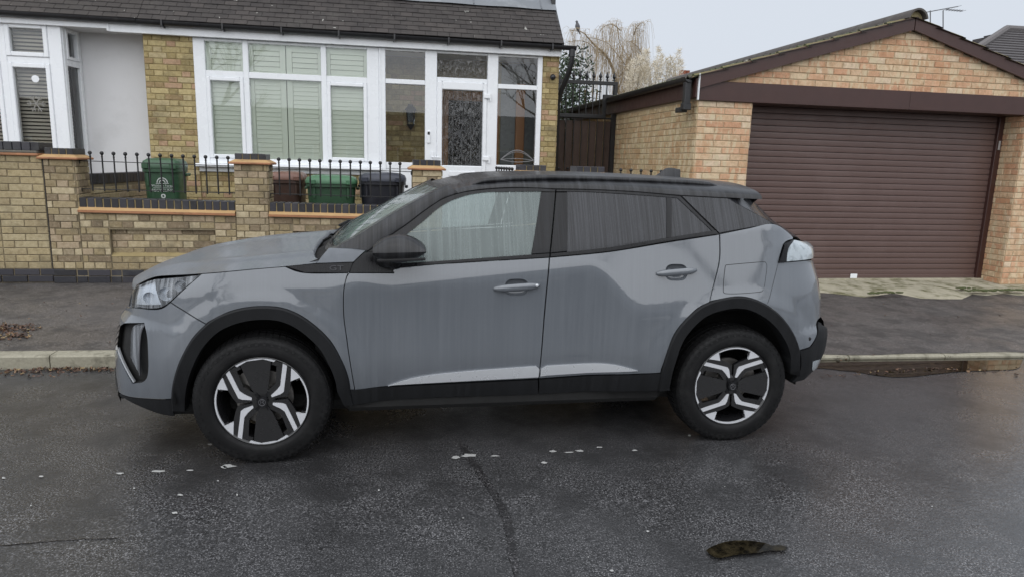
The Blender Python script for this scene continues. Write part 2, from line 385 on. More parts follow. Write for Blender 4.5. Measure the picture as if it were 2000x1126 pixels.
for f_ in [(447,909,34,8),(438,911,14,7),(917,888,34,7),(890,892,18,6),(310,919,30,5),(234,923,18,4),(370,917,18,3),(1132,879,18,5),(1080,880,16,5),(1112,882,22,3),(1062,902,14,5),(342,1000,12,5),(352,965,12,4),(1170,872,14,3),(1240,878,12,3),(968,889,22,3),(80,929,10,3),(1346,849,8,5),(7,932,9,4),(410,866,10,3),(1265,1036,8,5),(1195,1113,12,5),(262,952,5,4),(740,956,5,4),(463,965,5,4)]:
    zz = .002+.02*sstep(-1, -3.6, onz(f_[0], f_[1], .01).y)+.004
    fleck(fl, *f_, z=zz)
random.seed(11)
for k in range(9):
    px, py = random.uniform(0, 2000), random.uniform(870, 1120); zz = .008+.02*sstep(-1, -3.6, onz(px, py, .01).y)
    fleck(fl, px, py, random.uniform(2, 5), random.uniform(1.5, 3), zz)
fl.build('paint_flecks', PAINTF)['kind'] = 'stuff'
# --- leaf litter
def leaves(name, spots, seed, size=(.018, .05)):
    rnd_ = random.Random(seed); q = MB()
    for (cx, cy, zfn, rx, ry, n) in spots:
        for k in range(n):
            a = rnd_.uniform(0, 6.283); r = rnd_.random()**.6; x = cx+rx*r*math.cos(a); y = cy+ry*r*math.sin(a)
            L_ = rnd_.uniform(*size); w = L_*rnd_.uniform(.35, .6); th = rnd_.uniform(0, 6.283); c, s = math.cos(th), math.sin(th)
            z = zfn(x, y)+rnd_.uniform(.003, .016); cu = rnd_.uniform(-.25, .5)*L_; tl = rnd_.uniform(-.4, .4)*w
            loc = [(-L_/2, 0, cu), (-L_*.15, -w/2, tl), (0, 0, -.002), (-L_*.15, w/2, -tl), (L_*.25, -w*.35, tl*.6), (L_/2, 0, cu), (L_*.25, w*.35, -tl*.6)]
            q.add([(x+c*u-s*v, y+s*u+c*v, z+max(-.004, h)) for u, v, h in loc], [(0,1,2), (0,2,3), (1,4,2), (3,2,6), (2,4,5), (2,5,6)])
    o = q.build(name, LEAFM, fix=False); o['kind'] = 'stuff'; return o
fz = lambda x, y: foot_z(x, max(0, min(1, (y-kerb_y(x)-.12)/(3.66-kerb_y(x)-.12))))
spots = []
for (px, py, rx, ry, n) in [(8,640,.28,.15,170),(25,655,.16,.10,50),(-40,650,.35,.22,160)]:
    c = onz(px, py, .12); spots.append((c.x, c.y, fz, rx, ry, n))
leaves('leaf_litter', spots, 5)
spots = []
for (px, py, rx, n) in [(60,722,.25,60),(120,718,.25,70),(180,716,.2,60),(215,717,.15,40),(30,730,.25,30),(90,733,.2,25)]:
    c = onz(px, py, .0); spots.append((c.x, min(c.y, kerb_y(c.x)-.05), lambda x, y: 0, rx, .055, n))
for (px, py, rx, n) in [(1614,694,.07,22),(1640,697,.15,8),(1630,692,.05,12)]:
    c = onz(px, py, .02); spots.append((c.x, c.y, lambda x, y: .005, rx, .03, n))
for px in range(1620, 2000, 26):
    c = onz(px, 729-8*math.sin(px/90), .004); spots.append((c.x, c.y, lambda x, y: .002, .12, .035, 5))
leaves('leaf_litter', spots, 6, (.014, .038))
spots = []
rq_ = random.Random(4)
for k in range(70):
    px, py = rq_.choice([(rq_.uniform(0, 250), rq_.uniform(560, 680)), (rq_.uniform(1610, 2000), rq_.uniform(585, 685))]); c = onz(px, py, .12); spots.append((c.x, c.y, fz, .03, .03, 1))
c = onz(1755, 721, .004); spots.append((c.x, c.y, lambda x, y: .004, .03, .015, 4))
leaves('scattered_leaves', spots, 9, (.008, .03))
# loosened crack in the footway
q = MB(); pts = [(1895,646),(1920,650),(1945,648),(1965,652),(1985,657),(2005,660)]
r0 = []; r1 = []
for a, b_ in spline(pts, 4):
    c = onz(a, b_, .09); z = fz(c.x, c.y)+.004; r0.append((c.x, c.y-.012-random.uniform(0, .012), z)); r1.append((c.x, c.y+.012+random.uniform(0, .01), z))
q.grid([r0, r1]); q.build('footway_crack', TAR)['kind'] = 'structure'
# ================================================================== BRICKWORK
CARSIL = [(225,690),(230,640),(256,565),(305,519),(389,490),(515,467),(665,453),(746,406),(851,358),(953,339),(1164,340),(1375,352),(1468,375),(1505,429),(1590,480),(1597,620),(1610,650),(1567,745),(1530,850),(1430,858),(1300,780),(640,790),(600,880),(510,900),(400,860),(340,811),(240,775)]
_bm = {}
def brick_mesh(kind, m):
    """a brick, long edge x, face towards -y, front arrises chamfered (28 triangles)"""
    k = (kind, m.name)
    if k in _bm: return _bm[k]
    l, h, d, c = {'stretcher': (.215, .065, .06, .004), 'header': (.1025, .065, .06, .004), 'edge': (.065, .103, .21, .004), 'plinth': (.215, .065, .07, .003)}[kind]
    q = MB(); a, b_ = l/2, h/2
    v = [(-a+c, -d, -b_+c), (a-c, -d, -b_+c), (a-c, -d, b_-c), (-a+c, -d, b_-c), (-a, -d+c, -b_), (a, -d+c, -b_), (a, -d+c, b_), (-a, -d+c, b_), (-a, 0, -b_), (a, 0, -b_), (a, 0, b_), (-a, 0, b_)]
    q.add(v, [(0,1,2,3), (0,4,5,1), (1,5,6,2), (2,6,7,3), (3,7,4,0), (4,8,9,5), (5,9,10,6), (6,10,11,7), (7,11,8,4)])
    _bm[k] = q.mesh('brick', m); return _bm[k]
class Pieces:
    """collects alike pieces of one thing; the 300 that show largest become parts, the rest one joined part"""
    def __init__(s, thing, name='brick', limit=300): s.t = thing; s.n = name; s.L = []; s.limit = limit
    def put(s, me, M, sx=1., w=.2, h=.065): s.L.append((me, M, sx, w*sx*h))
    def flush(s, rest_name=None, joined=False):
        T = Matrix.Translation(-Vector(s.t.location)) if s.t is not None else Matrix.Identity(4)
        sc = []
        for me, M, sx, ar in s.L:
            p = pix(M.translation); d = (M.translation-CAM).length; vis = -30 < p[0] < 2030 and -30 < p[1] < 1150
            a = ar/d**2
            if not vis: a *= .0001
            elif inside(CARSIL, *p): a *= .001
            sc.append(a)
        order = sorted(range(len(s.L)), key=lambda i: -sc[i])
        rest = {}
        for r, i in enumerate(order):
            me, M, sx, ar = s.L[i]; MM = M @ Matrix.Diagonal((sx, 1, 1, 1))
            if r < s.limit and sc[i] > 1e-7 and not joined:
                o = bpy.data.objects.new(s.n, me); COL.objects.link(o); o.parent = s.t; o.matrix_parent_inverse = T; o.matrix_basis = MM
            else: rest.setdefault(me.materials[0].name, []).append((me, MM))
        for mn, L_ in rest.items():
            q = MB()
            for me, MM in L_: q.add([(MM @ v.co)[:] for v in me.vertices], [tuple(p.vertices) for p in me.polygons])
            o = q.build(rest_name or s.n+'work', bpy.data.materials[mn], fix=False); o['kind'] = 'stuff'
            if s.t is not None: wparent(o, s.t)
        return len(order)
RB = random.Random(21)
def lay(P, O, ang, width, z0, n, bond='flemish', m=BUFF, pitch=.0755, span=None, skip=None, proud=.008, shift=0., first=0, out=None):
    """courses of bricks on a vertical face. O: (x, y) of the face's start, ang: direction of the face in plan (0 = +x, faces -y)"""
    c, s = math.cos(ang), math.sin(ang)
    R_ = Matrix.Rotation(ang, 4, 'Z')
    for i in range(n):
        z = z0+(i+.5)*pitch; u = 0.; k = i+first
        u0, u1 = (0, width) if span is None else span(z-pitch/2, z+pitch/2)
        if u1-u0 < .03: continue
        if bond == 'stretcher': seq = [.225]; off = (.1125 if k % 2 else 0)
        elif bond == 'header': seq = [.1125]; off = (.056 if k % 2 else 0)
        else: seq = [.225, .1125]; off = (.169 if k % 2 else 0)
        u = -off-.45+shift; j = 0
        while u < u1:
            w = seq[j % len(seq)]; a, b_ = max(u, u0)+.005, min(u+w, u1)-.005; j += 1; u += w
            if b_-a < .025: continue
            if skip and skip(a, b_, z): continue
            kind = 'stretcher' if b_-a > .13 else 'header'; full = .215 if kind == 'stretcher' else .1025
            uc = (a+b_)/2; d = proud+RB.uniform(-.002, .002)+(out((uc), z) if out else 0)
            # the brick's face stands d in front of the wall plane
            M = Matrix.Translation((O[0]+c*uc+s*(d-.06)*1., O[1]+s*uc-c*(d-.06), z+RB.uniform(-.0012, .0012))) @ R_ @ Matrix.Rotation(RB.uniform(-.006, .006), 4, 'Y') @ Matrix.Rotation(RB.uniform(-.008, .008), 4, 'Z')
            P.put(brick_mesh(kind, m), M, (b_-a)/full, full)

# ================================================================== GARDEN WALL
WY = 3.60
DROP = .011                                    # the wall falls gently with the street
def wz(x, z): return z-DROP*(x+3.0)
def wall_core(t, x0, x1, y0, y1, z0, z1, m=MORT, name='mortar_core'):
    q = MB(); q.add([(x0,y0,z0),(x1,y0,z0),(x1,y1,z0),(x0,y1,z0),(x0,y0,wz(x0,z1)),(x1,y0,wz(x1,z1)),(x1,y1,wz(x1,z1)),(x0,y1,wz(x0,z1))], [(0,3,2,1),(4,5,6,7),(0,1,5,4),(1,2,6,5),(2,3,7,6),(3,0,4,7)])
    return q.build(name, m, t, world=True)
def pier_cap(t, P, x0, x1, y0, y1, z):
    """tile creasing course, mortar fillet and a row of blue bricks on edge"""
    q = MB(); e = .045
    q.bbox(x0-e, x1+e, y0-e, y1+e, z, z+.022, .005); q.build('creasing_tile', TERRA, t, world=True)
    q = MB(); lo = [(x0-e+.006, y0-e+.006, z+.0225), (x1+e-.006, y0-e+.006, z+.0225), (x1+e-.006, y1+e-.006, z+.0225), (x0-e+.006, y1+e-.006, z+.0225)]
    hi = [(x0+.012, y0+.012, z+.052), (x1-.012, y0+.012, z+.052), (x1-.012, y1-.012, z+.052), (x0+.012, y1-.012, z+.052)]
    q.add(lo+hi, [(0,1,5,4), (1,2,6,5), (2,3,7,6), (3,0,4,7), (4,5,6,7)]); q.build('mortar_fillet', TERRM, t, world=True)
    n = max(2, round((x1-x0-.02)/.080)); w = (x1-x0-.02)/n
    for k in range(n):
        q = MB(); q.bbox(x0+.01+k*w+.004, x0+.01+(k+1)*w-.004, y0+.014, y1-.014, z+.046, z+.116+RB.uniform(-.002, .002), .004); q.build('cap_brick', BLUE, t, world=True)
    q = MB(); q.box(x0+.03, x1-.03, y0+.022, y1-.03, z+.05, z+.108); q.build('cap_mortar', MORTY, t, world=True)
def coping(t, x0, x1, z):
    q = MB(); q.add([(x0, WY-.05, wz(x0, z)), (x1, WY-.05, wz(x1, z)), (x1, WY+.27, wz(x1, z)), (x0, WY+.27, wz(x0, z)), (x0, WY-.05, wz(x0, z+.024)), (x1, WY-.05, wz(x1, z+.024)), (x1, WY+.27, wz(x1, z+.024)), (x0, WY+.27, wz(x0, z+.024))], [(0,3,2,1),(4,5,6,7),(0,1,5,4),(1,2,6,5),(2,3,7,6),(3,0,4,7)])
    q.build('creasing_tile', TERRA, t, world=True)
    q = MB(); q.add([(x0, WY-.045, wz(x0, z+.0245)), (x1, WY-.045, wz(x1, z+.0245)), (x1, WY+.006, wz(x1, z+.056)), (x0, WY+.006, wz(x0, z+.056)), (x1, WY+.1, wz(x1, z+.03)), (x0, WY+.1, wz(x0, z+.03))], [(0,1,2,3), (3,2,4,5)]); q.build('mortar_fillet', TERRM, t, world=True)
    q = MB(); q.add([(x0, WY+.009, wz(x0, z+.03)), (x1, WY+.009, wz(x1, z+.03)), (x1, WY+.21, wz(x1, z+.03)), (x0, WY+.21, wz(x0, z+.03)), (x0, WY+.009, wz(x0, z+.142)), (x1, WY+.009, wz(x1, z+.142)), (x1, WY+.21, wz(x1, z+.142)), (x0, WY+.21, wz(x0, z+.142))], [(4,5,6,7),(0,1,5,4),(1,2,6,5),(2,3,7,6),(3,0,4,7)]); q.build('coping_mortar', MORTY, t, world=True)
    n = round((x1-x0)/.0785); w = (x1-x0)/n
    for k in range(n):
        a = x0+k*w; zz = wz(a, z); q = MB(); q.bbox(a+.006, a+w-.006, WY-.001+RB.uniform(-.002, .002), WY+.215, zz+.050, zz+.150+RB.uniform(-.002, .002), .004); q.build('coping_brick', BLUE, t, world=True)
gw = empty('garden_wall', (-2.5, WY, .16)); tag(gw, 'yellow brick front garden wall with capped piers and blue brick coping behind the car', 'wall')
GP = Pieces(gw)
ZB = .165
PIERS = [(-4.205, -3.905), (-2.325, -1.975), (-.395, -.055), (.85, 1.19), (1.535, 1.91)]
RECESS = [(-3.62, -2.55), (-1.72, -.62)]
def wall_skip(a, b_, z, O=0): return False
PN = 17
def wlay(x0, x1, z0, n, **k):
    lay(GP, (x0, WY), 0, x1-x0, z0-DROP*((x0+x1)/2+3), n, **k)
zpl = ZB+.135                                   # top of the blue plinth courses
# plinth: two courses of blue bricks
def plinth(P, x0, x1):
    for i in range(2):
        u = x0-(.11 if i % 2 else 0)
        j = i
        while u < x1:
            w = .225 if j % 2 == 0 else .1125; a, b_ = max(u, x0)+.005, min(u+w, x1)-.005; u += w; j += 1
            if b_-a < .03: continue
            kind = 'plinth' if b_-a > .13 else 'header'; full = .215 if kind == 'plinth' else .1025
            P.put(brick_mesh(kind, BLUE), Matrix.Translation(((a+b_)/2, WY+.052+(.006 if i else -.002), ZB-.008+(i+.5)*.0715-DROP*((a+b_)/2+3)*.5)), (b_-a)/full, full)
plinth(GP, -4.205, -.055)
NC = 8
for (x0, x1) in ((-3.905, -2.325), (-1.975, -.395)):
    rx0, rx1 = [r for r in RECESS if x0 < r[0] < x1][0]
    sk = lambda a, b_, z, x0=x0, rx0=rx0, rx1=rx1: (x0+a+.03 > rx0 and x0+b_-.03 < rx1) and .475 < z+DROP*((x0+x1)/2+3) < .75
    wall_core(gw, x0, rx0, WY, WY+.21, .1, .92); wall_core(gw, rx1, x1, WY, WY+.21, .1, .92)
    wall_core(gw, rx0, rx1, WY+.05, WY+.21, .1, .92); wall_core(gw, rx0, rx1, WY+.0, WY+.051, .74, .92); wall_core(gw, rx0, rx1, WY, WY+.051, .1, .44)
    # courses: below, beside and above the recessed panel
    wlay(x0, rx0, zpl, NC); wlay(rx1, x1, zpl, NC, shift=.06)
    wlay(rx0, rx1, zpl, 2, shift=.05); wlay(rx0, rx1, zpl+6*.0755, 2, shift=.02)
    lay(GP, (rx0, WY+.05), 0, rx1-rx0, zpl+2*.0755+.012-DROP*((rx0+rx1)/2+3), 4, shift=.1, pitch=.0735)
    q = MB(); zz = wz((rx0+rx1)/2, zpl+2*.0755-.003)
    q.add([(rx0, WY-.010, zz), (rx1, WY-.010, zz), (rx1, WY+.051, zz+.042), (rx0, WY+.051, zz+.042), (rx1, WY+.051, zz-.005), (rx0, WY+.051, zz-.005)], [(0,1,2,3), (0,3,5), (1,4,2), (0,5,4,1)]); q.build('mortar_weathering', MORTY, gw, world=True)
    coping(gw, x0+.005, x1-.0, .915)
for i, (x0, x1) in enumerate(PIERS):
    dpt = .33
    top = (1.470, 1.467, 1.452, 1.425, 1.425)[i]
    q = MB(); q.box(x0+.004, x1-.004, WY+.0, WY+dpt, .1, top); q.build('pier_core', MORT, gw, world=True)
    n = 16 if i < 3 else 16
    pt = (top-zpl+DROP*(x0+3))/n
    lay(GP, (x0, WY), 0, x1-x0, zpl-DROP*(x0+3), n, pitch=pt, bond='flemish', shift=.03*i, proud=.010)
    lay(GP, (x1, WY), math.pi/2, dpt, zpl-DROP*(x0+3), n, pitch=pt, bond='flemish', first=1)
    if x0 > .5: lay(GP, (x0, WY+dpt), -math.pi/2, dpt, zpl-DROP*(x0+3), n, pitch=pt, first=1)
    pier_cap(gw, GP, x0, x1, WY, WY+dpt, top)
x0, x1 = 1.91, 2.86
wall_core(gw, x0, x1, WY, WY+.21, .1, .92); wlay(x0, x1, zpl, NC); coping(gw, x0+.005, x1, .915); plinth(GP, .85, 2.86)
GP.flush()
# the neighbour's wall, butted against it
nw = empty('neighbour_wall', (-5.0, WY, .16)); tag(nw, 'buff brick pier of the neighbouring front wall left of the vertical joint', 'wall')
NP = Pieces(nw)
q = MB(); q.box(-4.665, -4.215, WY+.004, WY+.33, .1, 1.50); q.box(-7.2, -4.665, WY+.004, WY+.22, .1, 1.33); q.build('mortar_core', MORT, nw, world=True)
lay(NP, (-4.665, WY+.004), 0, .45, zpl+.012, 16, bond='stretcher', m=NBRICK, pitch=.0745); lay(NP, (-7.2, WY+.004), 0, 2.535, zpl+.012, 13, bond='stretcher', m=NBRICK, pitch=.0745)
for i in range(2):
    for k in range(12):
        x = -7.2+k*.25+(.12 if i else 0); NP.put(brick_mesh('plinth', BLUE), Matrix.Translation((x+.12, WY+.056+(.006 if i else -.002), ZB-.004+(i+.5)*.0715+.010)), 1.1, .215)
NP.flush()
q = MB(); q.bbox(-4.70, -4.235, WY-.035, WY+.37, 1.50, 1.525, .005); q.build('creasing_tile', TERRA, nw, world=True)
q = MB(); q.bbox(-4.69, -4.25, WY-.025, WY+.36, 1.526, 1.552, .006); q.build('creasing_tile', simple('weathered_tile', (.13,.12,.10), .9, var=.3, vs=20, bs=80), nw, world=True)
for k in range(5):
    q = MB(); a = -4.655+k*.085; q.bbox(a, a+.079, WY+.012, WY+.32, 1.553, 1.640+RB.uniform(-.003, .003), .004); q.build('cap_brick', BLUE, nw, world=True)
q = MB(); q.bbox(-7.2, -4.67, WY-.03, WY+.25, 1.33, 1.36, .005); q.build('creasing_tile', TERRA, nw, world=True)
q = MB(); q.box(-4.2135, -4.2065, WY-.004, WY+.1, .17, 1.495); q.build('wall_joint', simple('dark_joint_mortar', (.05,.045,.04), .95), nw, world=True)
# ================================================================== RAILINGS AND GATES
def bar_mesh(h):
    q = MB(); q.tube([(0, 0, 0), (0, 0, h)], .0085, 6); q.sphere((0, 0, h+.018), .021, 10, 6); q.sphere((0, 0, h-.02), .0125, 8, 4, 1, 1, .6); return q.mesh('bar', BLACKM, True, angle=60)
BARM = bar_mesh(.385)
def railing(x0, x1, zb, n, label, y=3.70, xs0=None, xs1=None, group=None):
    t = empty('metal_railing', ((x0+x1)/2, y, zb)); tag(t, label, 'railing', group)
    a0, a1 = xs0 if xs0 is not None else x0+.06, xs1 if xs1 is not None else x1-.06
    for k in range(n):
        x = lerp(a0, a1, k/(n-1)); o = link('bar', BARM); wparent(o, t); o.location = (x, y, wz(x, zb))
    for z, nm in ((zb+.020, 'rail'), (zb+.315, 'rail')):
        q = MB(); q.add([(x, yy, wz(x, z+h)) for h in (-.004, .004) for x in (x0, x1) for yy in (y-.015, y+.015)], [(0,2,3,1), (4,5,7,6), (0,4,6,2), (1,3,7,5), (0,1,5,4), (2,6,7,3)]); q.build(nm, BLACKM, t, world=True)
    for xx in (x0, x1):
        for z in (zb+.02, zb+.315):
            q = MB(); q.sphere((xx, y-.004, wz(xx, z)-.012), .021, 8, 6, .7, .9, 1.35); q.build('fixing_lug', BLACKM, t, world=True)
    return t
railing(-3.905, -2.325, 1.135, 13, 'black ball-topped railing on the wall in front of the lone green recycling bin', xs0=-3.79, xs1=-2.40)
railing(-1.975, -.395, 1.14, 13, 'black ball-topped railing on the wall in front of the brown, green and dark bins', xs0=-1.865, xs1=-.53)
railing(1.915, 2.86, 1.165, 6, 'black ball-topped railing between the last wall pier and the garage side wall', xs0=2.13, xs1=2.78)
gt_ = empty('garden_gate', (.815, 3.78, .5)); tag(gt_, 'black ball-topped garden gate standing open in front of the white porch door', 'gate')
for k in range(7):
    o = link('bar', BARM); wparent(o, gt_); o.location = (.80-.012*k, 3.80+k*.125, 1.085); o.scale = (1, 1, 1)
    o2 = MB(); o2.tube([(.80-.012*k, 3.80+k*.125, .55), (.80-.012*k, 3.80+k*.125, 1.09)], .0085, 6); o2.build('bar_foot', BLACKM, gt_, world=True)
for z in (.56, .98, 1.40):
    q = MB(); q.tube([(.80, 3.78, z), (.728, 4.56, z)], .011, 6); q.build('rail', BLACKM, gt_, world=True)
# ================================================================== WHEELIE BINS
def bin_mat(name, c): return simple(name, c, .42, var=.15, vs=5, dirt=(tuple(min(1, x*1.7+.02) for x in c), 7, .55, .85))
GREEN = bin_mat('green_bin_plastic', (.034,.085,.044)); LIDG = bin_mat('green_lid_plastic', (.058,.155,.080)); BRN = bin_mat('brown_bin_plastic', (.055,.030,.022)); LIDB = bin_mat('brown_lid_plastic', (.15,.075,.055)); NAVY = bin_mat('dark_bin_plastic', (.014,.015,.022)); LIDN = bin_mat('dark_lid_plastic', (.030,.034,.050))
def wheelie(loc, w, d, h, mb_, ml, label, rot=0):
    t = empty('wheelie_bin', loc, rot=(0, 0, rot)); tag(t, label, 'bin', 'wheelie bins in the front garden')
    W0, W1 = w*.41, w*.5
    rows = []
    def ringp(hw, hd, z, r=.05):
        out = []
        for k in range(24):
            a = 2*math.pi*(k+.5)/24; cx, cy = math.cos(a), math.sin(a); out.append((hw*math.copysign(abs(cx)**.42, cx), hd*math.copysign(abs(cy)**.42, cy), z))
        return out+[out[0]]
    q = MB(); q.grid([ringp(W0*.96, d*.36, .03), ringp(W0, d*.40, .08), ringp(W1*.97, d*.47, h*.84), ringp(W1*.97, d*.47, h*.86)]); q.build('bin_body', mb_, t, True, angle=50)
    q = MB(); q.grid([ringp(W1, d*.50, h*.845), ringp(W1*1.03, d*.52, h*.85), ringp(W1*1.03, d*.52, h*.895), ringp(W1, d*.50, h*.90)]); q.build('bin_rim', mb_, t, True, angle=40)
    q = MB(); q.grid([ringp(W1*1.05, d*.54, h*.893), ringp(W1*1.05, d*.54, h*.925), ringp(W1*.98, d*.50, h*.965), ringp(W1*.80, d*.40, h*.99), ringp(W1*.4, d*.2, h*1.0), ringp(.001, .001, h*1.0)]); lid = q.build('lid', ml, t, True, angle=45)
    for s in (-1, 1):
        q = MB(); q.bbox(s*W1*.72-.035, s*W1*.72+.035, -d*.55, -d*.50, h*.885, h*.945, .006); q.build('lid_lug', ml, t)
        q = MB(); q.bbox(min(s*W1*.98, s*W1*1.12), max(s*W1*.98, s*W1*1.12), d*.05, d*.42, h*.80, h*.835, .008); q.build('side_lug', mb_, t)
        q = MB(); q.lathe([(.02, -.03), (.095, -.03), (.1, -.015), (.1, .015), (.095, .03), (.02, .03)], 18, 'x', (s*W0*1.02, d*.40, .10)); q.build('wheel', RUBBER, t, True, angle=40)
    q = MB(); q.tube([(-W1*.8, d*.50, h*.90), (-W1*.78, d*.60, h*.94), (W1*.78, d*.60, h*.94), (W1*.8, d*.50, h*.90)], .014, 8); q.build('handle', mb_, t, True)
    for s in (-.33, .33):
        q = MB(); q.bbox(s*w-.012, s*w+.012, -d*.485, -d*.455, h*.70, h*.84, .004); q.build('body_rib', mb_, t)
    return t
GZ = .43
b1 = wheelie((-3.30, 4.55, GZ), .41, .56, 1.075, GREEN, GREEN, 'green recycling bin with white council lettering standing alone behind the railing', .05)
WHT = simple('white_print', (.55,.58,.56), .6)
yb = lambda z: -.56*lerp(.40, .47, (z-.08)/.8)-.0025
for txt, sz, z in (('Waltham Forest', .036, .755), ('RECYCLING', .045, .700)):
    o = link('lettering', text_mesh(txt, sz, WHT), b1); o.location = (.02, yb(z)-.004, z); o.rotation_euler = (math.radians(93), 0, 0)
q = MB()
for r in (.030, .055):
    q.tube([(.02+r*math.cos(a), yb(.82)-.004, .790+r*math.sin(a)) for a in [math.pi*k/12 for k in range(13)]], .0065, 5)
q.box(-.05, .09, yb(.78)-.005, yb(.78)-.002, .778, .784); q.box(-.08, .12, yb(.725)-.005, yb(.725)-.002, .728, .732)
q.build('crest_print', WHT, b1)
q = MB(); q.lathe([(.012, 0), (.026, 0)], 16, 'y', (.02, yb(.63)-.004, .635)); q.build('round_print', WHT, b1)
wheelie((-1.93, 4.85, GZ), .42, .52, .945, BRN, LIDB, 'brown bin with a faded pinkish lid beside the second wall pier', -.05)
wheelie((-1.36, 4.55, GZ), .60, .66, .92, GREEN, LIDG, 'wide green bin with a bright green lid between the brown and dark bins', .04)
wheelie((-.73, 4.55, GZ), .56, .66, .965, NAVY, LIDN, 'dark blue-black bin with a grey-blue lid between the green bin and a pier', -.03)
# front garden
q = MB(); q.box(-8, 1.9, WY+.34, 5.60, .1, GZ); q.build('front_garden', SOIL)['kind'] = 'structure'
q = MB(); q.box(1.9, 2.87, WY+.34, 12.0, .1, .40); q.build('side_passage', SOIL)['kind'] = 'structure'
lw = empty('dividing_wall', (-3.9, 4.6, GZ)); tag(lw, 'low brick wall with dark soldier course dividing the two front gardens', 'wall')
ang = math.radians(84); L0 = 1.55
q = MB(); c, s = math.cos(ang), math.sin(ang)
O = Vector((-3.93, WY+.33, 0)); U = Vector((c, s, 0)); Nn = Vector((s, -c, 0))
q.add([tuple(O+U*a+Nn*b_+Vector((0, 0, z))) for z in (GZ-.05, 1.22) for a, b_ in ((0, 0), (L0, 0), (L0, -.1), (0, -.1))], [(0,1,5,4), (1,2,6,5), (2,3,7,6), (3,0,4,7), (4,5,6,7)]); q.build('mortar_core', MORT, lw, world=True)
LP = Pieces(lw); lay(LP, (O.x, O.y), ang, L0, GZ-.02, 10, bond='stretcher'); LP.flush()
for k in range(19):
    a = k*.081; q = MB(); q.bbox(-.0, .075, -.012, .11, 1.20, 1.315, .004); M = Matrix.Translation(O+U*a) @ Matrix.Rotation(ang, 4, 'Z'); q.v = [tuple(M @ Vector(v)) for v in q.v]; q.build('soldier_brick', BLUE, lw, world=True)

# ================================================================== THE HOUSE
HY = 5.60
def hp(px, py, y=HY): v = ony(px, py, y); return (v.x, v.z)
house = empty('terraced_house', (-.6, HY, GZ)); tag(house, 'yellow brick terraced house with white bay window and glazed porch under a dark tiled roof', 'house')
HB = Pieces(house)
XL, XB, XW, XP, XRb, XR_ = -3.785, -3.175, -.80, -.72, 1.525, 1.765     # brick strip | window | porch | brick column
ZS, ZE = 1.44, 3.06                                                # sill, underside of the eaves board
def core(t, x0, x1, y0, y1, z0, z1, m=MORTY, name='mortar_core'): q = MB(); q.box(x0, x1, y0, y1, z0, z1); return q.build(name, m, t, world=True)
core(house, XL, XB, HY, HY+.25, GZ-.1, 3.12); lay(HB, (XL, HY), 0, XB-XL, GZ+.02, 36, m=YELL, pitch=.0750)
core(house, XRb, XR_, HY, HY+.25, GZ-.1, 3.12); lay(HB, (XRb, HY), 0, XR_-XRb, GZ+.02, 36, m=YELL, pitch=.0750)
lay(HB, (XR_, HY), math.pi/2, .25, GZ+.02, 36, m=YELL, pitch=.075, first=1)
core(house, XB, XP+.0, HY+.02, HY+.25, GZ-.1, ZS-.10); lay(HB, (XB, HY+.02), 0, XW-XB, GZ+.02, 12, m=YELL, pitch=.0750)
core(house, XR_-.02, XR_, HY+.25, 12, GZ-.1, 3.1, BUFF, 'side_wall')
# window frames: profile bars
def bar(x0, x1, z0, z1, name='frame_bar', y=HY, d=.07, f=.0, t=None, m=UPVC, b=.006):
    q = MB(); q.bbox(x0, x1, y-.02-f, y+d, z0, z1, b); return q.build(name, m, t, world=True)
GLASSH, nt, N, L, b = newmat('window_glass')
_g = N.new('ShaderNodeBsdfGlossy'); _g.inputs['Roughness'].default_value = .01; _g.inputs['Color'].default_value = (.95,.97,1,1)
_t = N.new('ShaderNodeBsdfTransparent'); _t.inputs['Color'].default_value = (.96,.975,.965,1)
_m = N.new('ShaderNodeMixShader'); _f = N.new('ShaderNodeFresnel'); _f.inputs['IOR'].default_value = 1.5
_a = N.new('ShaderNodeMath'); _a.operation = 'MULTIPLY_ADD'; _a.inputs[1].default_value = 1.0; _a.inputs[2].default_value = .03; L.new(_f.outputs[0], _a.inputs[0])
L.new(_a.outputs[0], _m.inputs[0]); L.new(_t.outputs[0], _m.inputs[1]); L.new(_g.outputs[0], _m.inputs[2]); L.new(_m.outputs[0], N['Material Output'].inputs['Surface']); N.remove(b)
RIPPLE, nt, N, L, b = newmat('rippled_glass')
_g = N.new('ShaderNodeBsdfGlossy'); _g.inputs['Roughness'].default_value = .03; _t = N.new('ShaderNodeBsdfTransparent'); _t.inputs['Color'].default_value = (.75,.78,.78,1)
_m = N.new('ShaderNodeMixShader'); _m.inputs[0].default_value = .10; L.new(_t.outputs[0], _m.inputs[1]); L.new(_g.outputs[0], _m.inputs[2]); L.new(_m.outputs[0], N['Material Output'].inputs['Surface']); N.remove(b)
_b = N.new('ShaderNodeBump'); _b.inputs['Strength'].default_value = .6; _b.inputs['Distance'].default_value = .02
L.new(ramp(nt, noise(nt, 1, 4, .6, None, (34, 34, 9)), [(.40, 0), (.60, 1)]), _b.inputs['Height']); L.new(_b.outputs[0], _g.inputs['Normal'])
def pane(t, x0, x1, z0, z1, y=HY+.02, m=GLASSH, name='pane'):
    q = MB(); q.add([(x0, y, z0), (x1, y, z0), (x1, y, z1), (x0, y, z1)], [(0, 1, 2, 3)]); return q.build(name, m, t, world=True, fix=False)
bay = empty('bay_window', (-2, HY, ZS), house); bay.matrix_parent_inverse = Matrix.Translation(-Vector(house.location))
ZT = hp(440,143)[1]; TOP = ZE
def xz(px): return hp(px, 230)[0]
V = [hp(388,200)[0], hp(484,200)[0], hp(639,200)[0], hp(733,200)[0]]           # mullion centres
V = [-3.105, -2.525, -1.520, -.865]
ZT = 2.62
bw = [.072, .036, .036, .080]
for x, w in zip(V, bw): bar(x-w, x+w, ZS, TOP, 'mullion', t=bay)
